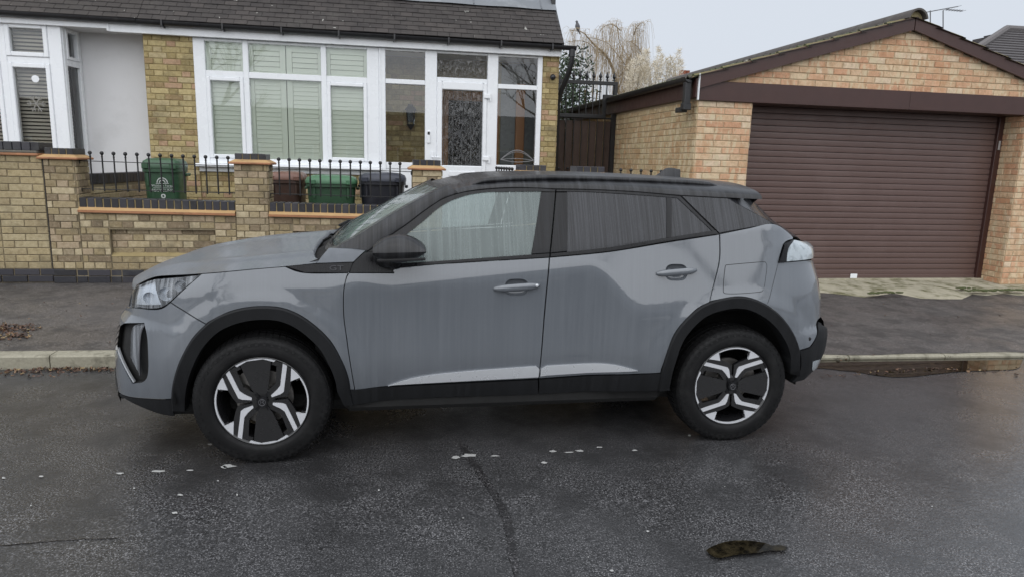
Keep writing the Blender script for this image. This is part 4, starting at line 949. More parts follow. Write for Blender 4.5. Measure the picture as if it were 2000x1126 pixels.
for s in (1, -1):
    P = Pieces(gar, 'roof_tile', 150 if s == 1 else 60)
    for i in range(8):
        for k in range(-1, 24 if s == 1 else 6):
            d = i*.355-.10; x = GX0+d*math.cos(PITG); z = 2.50+tg*(x-GX0)+.118
            R_ = Matrix.Rotation(-(PITG-.06), 4, 'Y')
            M = Matrix.Translation((x, GY-.06+k*.30+.3-.04, z)) @ R_
            if s == -1: M = Matrix.Translation((2*GC, 0, 0)) @ Matrix.Diagonal((-1, 1, 1, 1)) @ M
            P.put(PT, M, 1, .3, .3)
    P.flush('roof_tiling')
    # bedding mortar under the verge tiles
    q = MB()
    for i in range(8):
        d = i*.355-.10; x = GX0+d*math.cos(PITG); x2 = x+.36*math.cos(PITG); z = 2.50+tg*(x-GX0)+.112
        pl = [(x, z-.0), (x2, z+tg*(x2-x)-.012), (x2, z+tg*(x2-x)+.012), (x, z+.012+.02)]
        if s == -1: pl = [(2*GC-a, b_) for a, b_ in pl]
        q.prism(pl, GY-.055, GY+.02)
    q.build('verge_mortar', simple('verge_mortar', (.30,.25,.14), .95, var=.3, vs=12, bs=80), gar, world=True)
    q = MB(); xA, xB = (GX0-.10, GC) if s == 1 else (2*GC-GX0+.1, GC); zf = lambda x: 2.50+tg*((x if s == 1 else 2*GC-x)-GX0)+.100
    q.add([(xA, GY-.04, zf(xA)), (xB, GY-.04, zf(xB)), (xB, GY+7.4, zf(xB)), (xA, GY+7.4, zf(xA))], [(0,1,2,3)]); q.build('roof_deck', CAVITY, gar, world=True)
# ridge tiles
RIDGE = simple('ridge_tile', (.085,.075,.07), .8, var=.3, vs=9, bs=50, dirt=((.15,.15,.12), 6, .55, .75))
zr = 2.50+tg*(GC-GX0)+.075
for k in range(16):
    q = MB(); y = GY-.12+k*.46; q.lathe([(.135, y), (.135, y+.452), (.112, y+.452), (.112, y), (.135, y)], 14, 'y', (GC, 0, zr), math.radians(8), math.radians(172)); q.build('ridge_tile', RIDGE, gar, world=True, smooth=True, angle=40)
q = MB(); q.lathe([(.001, GY-.05), (.111, GY-.05)], 12, 'y', (GC, 0, zr), 0, math.pi); q.build('ridge_mortar', bpy.data.materials['verge_mortar'], gar, world=True)
# left eaves: soffit board, gutter, downpipe
q = MB(); q.bbox(GX0-.06, GX0-.035, GY-.045, GY+7.4, 2.36, 2.575, .003); q.build('eaves_board', BROWNP, gar, world=True)
q = MB(); q.box(GX0-.04, GX0, GY, GY+7.4, 2.36, 2.37); q.build('eaves_soffit', BROWNP, gar, world=True)
q = MB(); rows = []
for k in range(11):
    a = math.pi+math.pi*k/10; rows.append([(GX0-.125+.06*math.cos(a), GY+.0, 2.585+.06*math.sin(a)), (GX0-.125+.06*math.cos(a), GY+7.4, 2.585+.06*math.sin(a))])
q.grid(rows); q.grid([[(x, y, z+.003) for x, y, z in r] for r in rows]); q.build('gutter', BLACKP, gar, world=True, smooth=True)
q = MB(); q.bbox(GX0-.16, GX0-.085, GY+.02, GY+.105, 2.26, 2.56, .008); q.bbox(GX0-.17, GX0-.075, GY+.01, GY+.115, 2.22, 2.30, .008); q.bbox(GX0-.165, GX0-.08, GY+.10, GY+.27, 2.20, 2.26, .008); q.build('rainwater_pipe', BLACKP, gar, world=True)
# ================================================================== SIDE GATE
sgY = 6.25
sg = empty('side_gate', (2.3, sgY, .4)); tag(sg, 'tall black metal side gate with spear tops between the house and garage', 'gate')
def sp(px, py): v = ony(px, py, sgY); return v.x, v.z
def gbar(a, b_, t=.027, name='gate_frame', dy=0):
    q = MB(); (x0, z0), (x1, z1) = sp(*a), sp(*b_)
    if abs(x1-x0) > abs(z1-z0): zm = (z0+z1)/2; q.bbox(min(x0, x1)-t, max(x0, x1)+t, sgY-t+dy, sgY+t+dy, zm-t, zm+t, .003)
    else: xm = (x0+x1)/2; q.bbox(xm-t, xm+t, sgY-t+dy, sgY+t+dy, min(z0, z1)-t, max(z0, z1)+t, .003)
    return q.build(name, BLACKM, sg, world=True)
gbar((1092,159), (1203,164)); gbar((1203,164), (1201,190), dy=.001); gbar((1182,189), (1201,190), dy=.002); gbar((1182,189), (1178,228), dy=.003); gbar((1088,225), (1178,228), dy=.004); gbar((1086,229), (1198,231), .014, dy=.03); gbar((1198,228), (1192,352), .034, dy=.005); gbar((1192,352), (1190,470), .034, dy=.005); gbar((1092,150), (1082,470), .022, dy=.005)
for k in range(8):
    px = 1107+k*13.2; zt_ = 150.5+k*.7
    x, zt2 = sp(px, zt_); zb2 = sp(px, 227 if k < 6 else 190)[1]
    q = MB(); q.tube([(x, sgY, zb2), (x, sgY, zt2)], .011, 6); q.lathe([(.001, .11), (.030, .03), (.012, .0), (.028, -.018), (.001, -.03)], 6, 'z', (x, sgY, zt2)); q.build('spear_bar', BLACKM, sg, world=True)
BOARD = simple('dark_stained_board', (.045,.026,.018), .7, var=.35, vs=7, bs=60)
xg0, xg1 = sp(1088,300)[0], sp(1193,300)[0]
nb_ = 7
for k in range(nb_):
    a, b_ = lerp(xg0, xg1, k/nb_), lerp(xg0, xg1, (k+1)/nb_); q = MB(); q.bbox(a+.006, b_-.006, sgY+.035, sgY+.055, .45, sp(1140,236)[1], .003); q.build('gate_board', BOARD, sg, world=True)
    q = MB(); q.tube([(a, sgY, .45), (a, sgY, sp(1140,230)[1])], .008, 6); q.build('gate_bar', BLACKM, sg, world=True)
for px in (1090, 1108):
    x, z = sp(px, 329); q = MB(); q.sphere((x, sgY-.03, z), .022, 10, 6); q.build('gate_knob', CHROME_G if False else BLACKP, sg, world=True, smooth=True)
# ================================================================== THE CAR
def wet_paint(name, col, dry_r, streak_col, streak_amt, metal=0., coat=1., cior=1.55, crough=(.03, .12), spec=.5):
    """paint under a film of rain: streaks running down, beads of water"""
    m, nt, N, L, b = newmat(name)
    tc = N.new('ShaderNodeTexCoord'); co = tc.outputs['Object']
    s1 = ramp(nt, noise(nt, 1, 2, .5, co, (34, 3, 1.0)), [(.40, 0), (.66, 1)])
    s2 = ramp(nt, noise(nt, 1, 2, .5, co, (95, 5, 1.9)), [(.45, 0), (.64, 1)])
    beads = ramp(nt, noise(nt, 420, 2, .5, co), [(.50, 0), (.62, 1)])
    st = mixc(nt, s1, s2, .5); st = mixc(nt, st, mixc(nt, st, beads, 1., 'MULTIPLY'), .45)
    L.new(mixc(nt, col, streak_col, mixc(nt, 0., st, streak_amt)), b.inputs['Base Color'])
    b.inputs['Metallic'].default_value = metal
    L.new(ramp(nt, st, [(0, dry_r), (1, min(1, dry_r+.25))]), b.inputs['Roughness'])
    b.inputs['Coat Weight'].default_value = coat; b.inputs['Coat IOR'].default_value = cior
    b.inputs['Specular IOR Level'].default_value = spec; L.new(ramp(nt, st, [(0, crough[0]), (1, crough[1])]), b.inputs['Coat Roughness'])
    bp = N.new('ShaderNodeBump'); bp.inputs['Strength'].default_value = .10; bp.inputs['Distance'].default_value = .0015
    L.new(beads, bp.inputs['Height']); L.new(bp.outputs['Normal'], b.inputs['Normal'])
    return m
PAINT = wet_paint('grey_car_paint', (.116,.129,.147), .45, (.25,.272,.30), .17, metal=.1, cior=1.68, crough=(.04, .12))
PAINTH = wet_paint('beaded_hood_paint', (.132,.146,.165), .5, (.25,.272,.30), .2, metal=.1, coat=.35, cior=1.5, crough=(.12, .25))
ROOFP = wet_paint('black_roof_paint', (.006,.006,.007), .3, (.13,.135,.15), .38, coat=.1, spec=.35)
GLOSSB = wet_paint('gloss_black_trim', (.004,.004,.005), .25, (.06,.062,.07), .28, coat=0., spec=.3)
CLAD = wet_paint('black_cladding', (.008,.0085,.0095), .6, (.03,.032,.037), .30, coat=0., spec=.3)
SILV = simple('machined_alloy', (.62,.63,.66), .38, metal=.2, var=.02, vs=4)
CHROME = simple('satin_chrome', (.66,.68,.71), .32, metal=.4, var=.02, vs=4)
ALLOYB = simple('black_alloy', (.008,.008,.009), .3, var=.1, coat=.4)
STEEL = simple('brake_steel', (.22,.21,.20), .42, metal=.8, var=.2, vs=30)
SEAM = simple('rubber_seal', (.004,.004,.005), .7)
TRIMI = simple('interior_plastic', (.022,.023,.026), .7)
SEATM = simple('seat_fabric', (.03,.031,.034), .9, bs=300, bstr=.3)
def glassmat(name, tint, film, film_amt, trans, streak=(30, 30, 1.5), coat=.6):
    """glass behind condensation and running drops: part see-through, part a pale wet film"""
    m, nt, N, L, b = newmat(name)
    tc = N.new('ShaderNodeTexCoord'); co = tc.outputs['Object']
    s1 = ramp(nt, noise(nt, 1, 2, .5, co, streak), [(.36, 0), (.68, 1)])
    s2 = ramp(nt, noise(nt, 1, 2, .5, co, (streak[0]*2.6, streak[1], streak[2]*1.8)), [(.42, 0), (.64, 1)])
    beads = ramp(nt, noise(nt, 260, 1, .5, co), [(.46, 0), (.62, 1)])
    st = mixc(nt, mixc(nt, s1, s2, .5), beads, .18)
    L.new(mixc(nt, tint, film, mixc(nt, film_amt[0], film_amt[1], st)), b.inputs['Base Color'])
    L.new(ramp(nt, st, [(0, .10), (1, .40)]), b.inputs['Roughness']); b.inputs['Coat Weight'].default_value = coat; b.inputs['Coat Roughness'].default_value = .03; b.inputs['Specular IOR Level'].default_value = .35
    tr = N.new('ShaderNodeBsdfTransparent'); tr.inputs['Color'].default_value = (*[min(1, .35+t*3) for t in tint], 1)
    ms = N.new('ShaderNodeMixShader')
    fac = ramp(nt, st, [(0, trans[0]), (1, trans[1])]); L.new(fac, ms.inputs[0])
    L.new(b.outputs[0], ms.inputs[1]); L.new(tr.outputs[0], ms.inputs[2]); L.new(ms.outputs[0], N['Material Output'].inputs['Surface'])
    return m
GLASSF = glassmat('wet_clear_glass', (.17,.205,.20), (.33,.39,.385), (.15, .45), (.46, .36), (34, 2, .9))
GLASSR = glassmat('wet_privacy_glass', (.005,.005,.006), (.09,.094,.106), (.12, .55), (.08, .03), (85, 2, 1.4), .1)
GLASSW = glassmat('wet_windscreen', (.12,.155,.15), (.34,.43,.42), (.1, .75), (.40, .22), (4, 22, 2.5))
LENS, nt, N, L, b = newmat('lamp_lens')
b.inputs['Base Color'].default_value = (.50,.53,.57,1); b.inputs['Roughness'].default_value = .12; b.inputs['Coat Weight'].default_value = 1
_t = N.new('ShaderNodeBsdfTransparent'); _t.inputs['Color'].default_value = (.93,.95,.97,1); _m = N.new('ShaderNodeMixShader')
L.new(ramp(nt, noise(nt, 1, 2, .5, None, (70, 3, 2)), [(.4, .88), (.64, .55)]), _m.inputs[0]); L.new(b.outputs[0], _m.inputs[1]); L.new(_t.outputs[0], _m.inputs[2]); L.new(_m.outputs[0], N['Material Output'].inputs['Surface'])
TAILM = simple('clear_tail_lens', (.42,.47,.50), .12, var=.12, vs=22, coat=1, dirt=((.20,.23,.25), 25, .5, .7))
DSTEEL = simple('dark_badge_metal', (.12,.12,.13), .35, metal=.5, var=.05)
REFL = simple('lamp_reflector', (.62,.65,.69), .3, metal=.5, var=.03)

CX = 0.0
XN = [(.15,-2.10),(.2,-2.19),(.263,-2.212),(.36,-2.209),(.49,-2.199),(.555,-2.191),(.622,-2.176),(.697,-2.152),(.743,-2.113),(.841,-2.078),(.887,-2.05),(.95,-1.98),(1.0,-1.9)]
XR = [(.2,1.93),(.281,2.01),(.377,2.116),(.478,2.148),(.581,2.15),(.635,2.134),(.671,2.082),(.81,2.062),(.932,2.032),(1.038,1.985),(1.09,1.985),(1.122,1.975),(1.145,1.946),(1.178,1.852),(1.292,1.72),(1.449,1.62),(1.55,1.5)]
XS = 1.35
WHX, WHZ, WHR = 1.3025, .335, .342
def smin(a, b, k):
    h = max(0., min(1., .5+.5*(b-a)/k)); return lerp(b, a, h)-k*h*(1-h)
def zbelt(x): return 1.03+.107*(max(-.9, min(1.5, x))+.55)+.10*sstep(-.62, -.88, x)
def S(x, z, ends=True):
    zb = zbelt(x)
    if z > zb:
        d = z-zb; y = .835-.42*d-.25*d*d
        y -= .10*max(0, (x-.85)/1.1)**2*sstep(0, .15, d)
    else:
        low = .857+.044*sstep(.40, .72, x)+.018*sstep(-.62, -1.0, x)-.055*(max(0, .60-z)/.3)**2
        y = smin(.835+lerp(.22, .165, sstep(.38, .75, x))*(zb-z), low, .010)
    r1 = math.hypot(x+WHX, z-WHZ); r2 = math.hypot(x-WHX, z-WHZ)
    y += .012*sstep(.60, .50, min(r1, r2))
    if ends:
        if x < -XS:
            t = (-XS-x)/(-XS-table(XN, z)); y *= max(0., 1-min(1, t)**2.6)**(1/2.6)
        elif x > XS:
            t = (x-XS)/(table(XR, z)-XS); y *= max(0., 1-min(1, t)**3.0)**(1/3.0)
    return y
def tox(px, py, off=0.):
    """photo pixel -> (x, z) on the near body side"""
    d = ray(px, py); t0 = (-1.15-CAM.y)/d.y; t1 = (0-CAM.y)/d.y; n = 60
    g = lambda t: (CAM.y+d.y*t)+S(CAM.x+d.x*t, CAM.z+d.z*t)+off
    a = t0
    for i in range(1, n+1):
        b_ = lerp(t0, t1, i/n)
        if g(b_) >= 0: break
        a = b_
    for k in range(22):
        c = (a+b_)/2
        if g(c) < 0: a = c
        else: b_ = c
    return (CAM.x+d.x*b_, CAM.z+d.z*b_)
def P2(p):
    """a vertex: photo pixel (px, py) or ('w', x, z)"""
    return (p[1], p[2]) if p[0] == 'w' else tox(*p)
def front(z, t=.95): return ('w', -XS+t*(table(XN, z)+XS), z)
def rear(z, t=.93): return ('w', XS+t*(table(XR, z)-XS), z)
def outline(segs):
    """segs: runs of vertices; each run is a smooth curve, corners between runs"""
    out = []
    for s in segs:
        pp = spline([P2(p) for p in s])
        for q in pp:
            if not out or math.hypot(q[0]-out[-1][0], q[1]-out[-1][1]) > .0015: out.append(q)
    while len(out) > 2 and math.hypot(out[0][0]-out[-1][0], out[0][1]-out[-1][1]) < .0015: out.pop()
    return out
def shrink(poly, d):
    n = len(poly); A = sum(poly[i][0]*poly[(i+1) % n][1]-poly[(i+1) % n][0]*poly[i][1] for i in range(n))
    s = 1 if A > 0 else -1; out = []
    for i in range(n):
        a, b_, c = poly[i-1], poly[i], poly[(i+1) % n]
        e1 = Vector((b_[0]-a[0], b_[1]-a[1])); e2 = Vector((c[0]-b_[0], c[1]-b_[1]))
        if e1.length < 1e-9 or e2.length < 1e-9: out.append(b_); continue
        e1.normalize(); e2.normalize()
        n1 = Vector((-e1.y, e1.x))*s; n2 = Vector((-e2.y, e2.x))*s; nn = n1+n2
        if nn.length < .3: nn = n1
        nn.normalize(); k = d/max(.45, nn.dot(n1)); out.append((b_[0]+nn.x*k, b_[1]+nn.y*k))
    return out
def skin(poly, step=.03, off=0., thick=.014, gap=.0022, ends=True, sfn=None, fine=True, holes=()):
    """a body panel: outline in (x, z), pulled onto the side surface, with a turned-in edge. near side (y < 0)"""
    sf = sfn or (lambda x, z: S(x, z, ends))
    poly = shrink(poly, gap) if gap else poly
    dens = []
    for i in range(len(poly)):
        a, b_ = poly[i], poly[(i+1) % len(poly)]; n = max(1, int(math.hypot(b_[0]-a[0], b_[1]-a[1])/step))
        for k in range(n): dens.append((lerp(a[0], b_[0], k/n), lerp(a[1], b_[1], k/n)))
    n = len(dens); pts = [Vector(p) for p in dens]; edges = [(i, (i+1) % n) for i in range(n)]
    for hl_ in holes:
        k0 = len(pts); pts += [Vector(p) for p in hl_]; edges += [(k0+i, k0+(i+1) % len(hl_)) for i in range(len(hl_))]
    allp = [tuple(p) for p in pts]
    xs = [p[0] for p in dens]; zs = [p[1] for p in dens]
    def near(x, z, d):
        for (a, b_) in allp:
            if abs(a-x) < d and abs(b_-z) < d: return True
        return False
    x = min(xs)+step*.5; j = 0
    while x < max(xs):
        st = step
        if fine:
            e = max((-XS-x)/.8, (x-XS)/.75)
            if e > .55: st = step*.5
            if e > .8: st = step*.3
        z = min(zs)+(step*.5 if j % 2 else step*.2)
        while z < max(zs):
            if inside(dens, x, z) and not any(inside(hl_, x, z) for hl_ in holes) and not near(x, z, st*.45): pts.append(Vector((x, z)))
            z += step
        x += st; j += 1
    vs, es, fs, *_ = delaunay_2d_cdt(pts, edges, [], 0 if holes else 1, 1e-6)
    if holes:
        keep = []
        for f in fs:
            cx_ = sum(vs[i].x for i in f)/len(f); cz_ = sum(vs[i].y for i in f)/len(f)
            if inside(dens, cx_, cz_) and not any(inside(hl_, cx_, cz_) for hl_ in holes): keep.append(f)
        fs = keep
    V = [(v.x, -(sf(v.x, v.y)+off), v.y) for v in vs]
    m = MB(); m.add(V, fs); h_ = .004
    m.an = [Vector((-(sf(v.x+h_, v.y)-sf(v.x-h_, v.y))/(2*h_), -1, -(sf(v.x, v.y+h_)-sf(v.x, v.y-h_))/(2*h_))).normalized() for v in vs]
    # turned-in rim, own vertices so that the edge stays crisp
    if thick:
        k = len(m.v); r = []
        for (a, c) in dens:
            y = -(sf(a, c)+off); r.append((a, y, c))
        m.v += r+[(a, y+thick, c) for a, y, c in r]
        m.f += [(k+i, k+(i+1) % n, k+n+(i+1) % n, k+n+i) for i in range(n)]
    return m
def orient(me):
    """faces of the near side look towards -y / outwards"""
    b = bmesh.new(); b.from_mesh(me)
    for f in b.faces:
        c = f.calc_center_median()
        if f.normal.dot(Vector((c.x*.15, c.y, (c.z-.7)*.6))) < 0: f.normal_flip()
    b.to_mesh(me); b.free()
def both(name, mb, m, parent, near_only=False, label=None, parents=None):
    """the panel and its mirror on the far side"""
    out = []
    def setn(me, sy):
        an = getattr(mb, 'an', None)
        if not an: me.set_sharp_from_angle(angle=math.radians(42)); return
        k = len(an); L_ = []
        for p in me.polygons:
            for vi in p.vertices: L_.append((an[vi].x, an[vi].y*sy, an[vi].z) if vi < k else (0, 0, 0))
        me.set_sharp_from_angle(angle=math.radians(60)); me.normals_split_custom_set(L_)
    me = mb.mesh(name, m, True, fix=False)
    if not hasattr(mb, 'an'): orient(me)
    setn(me, 1)
    o = link(name, me, parents[0] if parents else parent); out.append(o)
    if not near_only:
        mb2 = MB(); mb2.add([(x, -y, z) for x, y, z in mb.v], [f[::-1] for f in mb.f])
        me2 = mb2.mesh(name, m, True, fix=False)
        if not hasattr(mb, 'an'): orient(me2)
        setn(me2, -1)
        out.append(link(name, me2, parents[1] if parents else parent))
    if label:
        for o in out: o['label'] = label
    return out

def cup_outline(pc):
    x, z = tox(*pc); pr = []
    for k in range(24):
        a = 2*math.pi*k/24; pr.append((x+.064*math.copysign(abs(math.cos(a))**.62, math.cos(a)), z-.004+.046*math.copysign(abs(math.sin(a))**.72, math.sin(a))))
    return pr
CUP1, CUP2 = (1009,559.5), (1321,530.5)
car = empty('parked_car', (0, 0, 0))
tag(car, 'wet grey small SUV with black roof and black wheel arch cladding parked along the kerb', 'car')
# --- key outlines in photo pixels
HOODE = [(266,556),(294,543),(322,538),(394,534),(480,526.5),(557,520),(616,514)]
SHUT1 = [(711,493),(690,512.5),(676,544),(671,572),(671.5,617),(676,652),(685,714),(693,760)]
SHUT2 = [(1085,371),(1073,501),(1064.6,593),(1054,719),(1050.7,741)]
ARCHF = [(335,779),(338,749),(350.5,707),(375,661.5),(410,626.5),(445,609),(480,600),(515,597.5),(550,600.5),(585,614),(620,639),(648,668.5),(669,707),(679.5,735),(684,760)]
ARCHR = [(1284,761),(1293.8,714),(1317,651.5),(1356,606.5),(1395,586),(1442,578.4),(1481,587),(1520,612),(1548,647.6),(1561.5,683)]
rv = lambda l: list(reversed(l))
# hood edge in 3D for lofting
HE = [tox(*p) for p in HOODE]; HES = spline(HE, 6)
# --- fender
fender = outline([[(394,534.5),(480,527),(557,520.5)], [(557,521),(595.5,533),(682,533)], [(680.5,533),(676,544),(671,572),(671.5,617),(676,652),(685,714),(693,760)], [(693,760),(684,760)], rv(ARCHF)[:11]+[(403,632)], [(403,632),(333,589.5)], [(333,589.5),(360,564),(394,534.5)]])
both('front_fender', skin(fender, .028), PAINT, car)
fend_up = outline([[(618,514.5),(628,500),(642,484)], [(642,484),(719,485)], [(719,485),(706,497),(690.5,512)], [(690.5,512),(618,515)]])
both('fender_top', skin(fend_up, .03), PAINTH, car)
trim = outline([[(557,520.5),(618,514.5)], [(618,514.5),(690.5,512)], [(690.5,512),(682,533)], [(682,533),(595.5,533)], [(595.5,533),(557,520.5)]])
tr_ = both('wing_badge_blade', skin(trim, .03, off=-.004), GLOSSB, car)
# --- front bumper (notched for the daytime lamp fang)
ztop = .745
bump_o = outline([[front(.742), (256,600),(270,601),(310.5,603),(333,590)], [(333,590),(403,632.5)], [(403,632),(375,661.5),(350.5,707),(338,749),(335,778)], [(335,778),(270,776),(236,768)], [front(.262), front(.38), front(.488)], [front(.488), (229.5,689),(259,748)], [(259,748),(281,743),(289,721),(287.5,665),(282,634),(276,630.5),(245,631),(236,636)], [(236,637), front(.662)], [front(.662), front(.70), front(.742)]])
both('front_bumper', skin(bump_o, .025), PAINT, car)
lip = outline([[front(.258, .9), (236,769),(270,777),(335,779)], [(335,779),(341,812)], [(341,812),(305,805),(270,791),(244,777)], [front(.235, .9), front(.258, .9)]])
both('bumper_lip', skin(lip, .03, off=.002), CLAD, car)
# fang recess: dark pocket set back, with lamp column and bright vane
fang = outline([[(234,634),(246,628),(279,628),(286,640),(291,665),(292,722),(283,745),(258,750)], [(258,750), front(.47, .88)], [front(.47, .88), front(.66, .88)], [front(.66, .88), (234,634)]])
pk = both('lamp_pocket', skin(fang, .03, off=-.055, thick=-.05, gap=0), CAVITY, car)
drl = outline([[(252,655),(257,638),(272,632),(281,634)], [(281,634),(272,660),(271,735)], [(271,735),(252,700)], [(252,700),(252,655)]])
both('daytime_running_lamp', skin(drl, .02, off=-.022, thick=.03), LENS, car)
both('lamp_reflector', skin(shrink(drl, .01), .03, off=-.034, thick=.0), simple('dark_lamp_grid', (.10,.10,.105), .4, var=.3, vs=90), car)
edge = outline([[(281,634),(272.5,660),(271.5,735)], [(271.5,735),(269,733)], [(269,733),(270,660),(278,634)]])
both('lamp_edge', skin(edge, .02, off=-.016, thick=.01, gap=0), DSTEEL, car)
vane = outline([[front(.490), (229,688),(259,747)], [(259,747),(261.5,746)], [(261.5,746),(231.5,685),(229,681)], [front(.515), front(.490)]])
both('bright_vane', skin(vane, .02, off=-.008, thick=.02, gap=0), CHROME, car)
# --- headlight
hl = outline([[(250,599),(253,585),(259,566),(268,557)], [(268,557),(294,547),(315,544),(394,536)], [(394,536),(360,564),(333,588.5),(318,599),(306,602)], [(306,602),(290,602.5),(270,600.5)], [(270,600.5),(250,599)]])
hl1 = both('headlight', skin(hl, .025, off=-.002, thick=.02), LENS, car)
hb = both('lamp_housing', skin(shrink(hl, .006), .03, off=-.05, thick=-.045, gap=0), ALLOYB, car, parents=hl1)
for (cx_, cy_, r) in ((352,560,.030), (322,575,.034), (290,582,.030)):
    x_, z_ = tox(cx_, cy_); y_ = -S(x_, z_)
    pm = MB(); pm.lathe([(.001, .045), (r*.6, .04), (r, .012), (r, .0)], 14, 'y', (x_, y_+.012, z_))
    for o, sgn in zip(hl1, (1, -1)):
        q = MB(); q.add([(a, b_*sgn, c) for a, b_, c in pm.v], pm.f); q.build('projector', REFL, o, True)
rf = outline([[(262,596),(268,562)], [(268,562),(300,551)], [(300,551),(312,597)], [(312,597),(262,596)]])
both('lamp_reflector', skin(rf, .03, off=-.03, thick=0), REFL, car, parents=hl1)
# --- doors
fd = outline([[(711,493),(720,497),(735,527)], [(735,527),(774,532),(800,520),(1068,503),(1073,502)], [(1073,502),(1064.6,593),(1054,719),(1053.6,722)], [(1053.6,722),(1051,741)], [(1051,741),(800,752),(693,761)], rv(SHUT1)])
fd = outline([[(682,533),(769,533.5)], [(769,533.5),(800,520.5),(1072.6,503)], [(1072.6,503),(1064.6,593),(1054,719),(1051.4,738)], [(1051.4,738),(800,750.5),(693,760.5)], [(693,760),(685,714),(676,652),(671.5,617),(671,572),(676,544),(682,533)]])
D1 = both('front_door', skin(fd, .028, holes=(cup_outline(CUP1),)), PAINT, car)
corner = outline([[(711,493),(718,491.5),(740,476)], [(740,476),(769,533)], [(769,533),(682,533)], [(682,533),(690.5,512.5),(711,493)]])
both('mirror_base_panel', skin(corner, .03, off=-.003), GLOSSB, car, parents=D1)
rd = outline([[(1073.6,503),(1190,492),(1304,473.5),(1405,458)], [(1405,458),(1405,505),(1396,547),(1386,589)], [(1386,589),(1356,606.5),(1317,651.5),(1293.8,714),(1290.5,727)], [(1290.5,727),(1052.5,738)], [(1052.5,738),(1054.6,719),(1065.6,593),(1073.6,503)]])
D2 = both('rear_door', skin(rd, .028, holes=(cup_outline(CUP2),)), PAINT, car)
qp = outline([[(1406,457.5),(1460,446.5),(1510,437),(1545,459),(1549,467)], [(1549,467),(1531,476),(1520,513)], [(1520,513),(1575,508.5), rear(1.035, .9)], [rear(1.035, .9), rear(.93), rear(.81), rear(.68), ], [rear(.68), (1597,624),(1594.7,655),(1581,677)], [(1581,677),(1561.5,683)], rv(ARCHR)[:6]+[(1386,589)], [(1386,589),(1396.6,547),(1406,505),(1406,457.5)]])
both('rear_quarter_panel', skin(qp, .028), PAINT, car)
# bumper seam and fuel flap
flap = outline([[(1421.6,516.6),(1450,514),(1489,511),(1496,513),(1498,521.6),(1496,540),(1493,559),(1490,567),(1484.6,570),(1450,573),(1421.6,573.5),(1413,571),(1412,563.6),(1413,545),(1415,526),(1417,518),(1421.6,516.6)]])
both('fuel_flap_gap', skin(flap, .03, off=.0004, thick=.003, gap=0), SEAM, car, near_only=True)
both('fuel_flap', skin(flap, .03, off=.0016, thick=.004, gap=.0032), PAINT, car, near_only=True)
for pts in ([(1520,513),(1512,545),(1505,573),(1499,592)], [(333,589.5),(403,632)]):
    pp = spline([tox(*q) for q in pts]); m = MB()
    m.tube([(x, -S(x, z)-.0003, z) for x, z in pp], .0012, 5); m.build('panel_seam', SEAM, car)
# --- sill cladding and chrome strips
s1 = outline([[(684,760),(758,753.5),(1050.6,739.5)], [(1050.6,739.5),(1051,768)], [(1051,768),(800,777),(690,789)], [(690,789),(684,760)]])
s2 = outline([[(1052,739.5),(1291,727.5)], [(1291,727.5),(1284,761.5)], [(1284,761.5),(1052,768)], [(1052,768),(1052,739.5)]])
for q in (s1, s2): both('sill_cladding', skin(q, .03, off=.006, thick=.05), CLAD, car)
c1 = outline([[(758,752),(812.5,735.5),(900,724.5),(1047,713.5)], [(1047,713.5),(1053,719)], [(1053,719),(1051,734.5)], [(1051,734.5),(800,748),(758,752)]])
c2 = outline([[(1056,719),(1068.8,712.7)], [(1068.8,712.7),(1161,708.5),(1205,712),(1245,722.5)], [(1245,722.5),(1160,725.5),(1069,731)], [(1069,731),(1055,733)], [(1055,733),(1056,719)]])
both('bright_door_strip', skin(c1, .09, off=.010, thick=.014, gap=0), CHROME, car, parents=D1)
both('bright_door_strip', skin(c2, .09, off=.010, thick=.014, gap=0), CHROME, car, parents=D2)
# --- arch cladding
def ring(outer, c, dr):
    """band between the arch edge and an inner edge dr closer to the wheel centre"""
    o = spline([P2(p) for p in outer], 4); inn = []
    for (x, z) in o:
        v = Vector((x-c[0], z-c[1])); r = v.length; v.normalize(); k = r-dr; inn.append((c[0]+v.x*k, c[1]+v.y*k))
    return o, inn
for outer, cxw in ((ARCHF, -WHX), (ARCHR+[(1562,700),(1562,722)], WHX)):
    o_, i_ = ring(outer, (cxw, WHZ), .066)
    if cxw < 0: o_ = [tox(337,800)]+o_+[tox(690,789)]; i_ = [tox(360,803)]+i_+[tox(672,790)]
    else: o_ = [tox(1284,761.5)]+o_+[tox(1562,733)]; i_ = [tox(1309,760)]+i_+[tox(1547,731)]
    m = MB(); A = [(x, -(S(x, z)+.004), z) for x, z in o_]; B = []; C_ = []; D_ = []
    for (x, z), (x2, z2) in zip(o_, i_):
        xm, zm = lerp(x, x2, .12), lerp(z, z2, .12); B.append((xm, -(S(xm, zm)+.014), zm))
        C_.append((x2, -(S(x, z)+.010), z2)); D_.append((x2, -(S(x, z)-.09), z2))
    m.grid([A, B]); m.grid([B, C_]); m.grid([C_, D_])
    both('arch_cladding', m, CLAD, car)
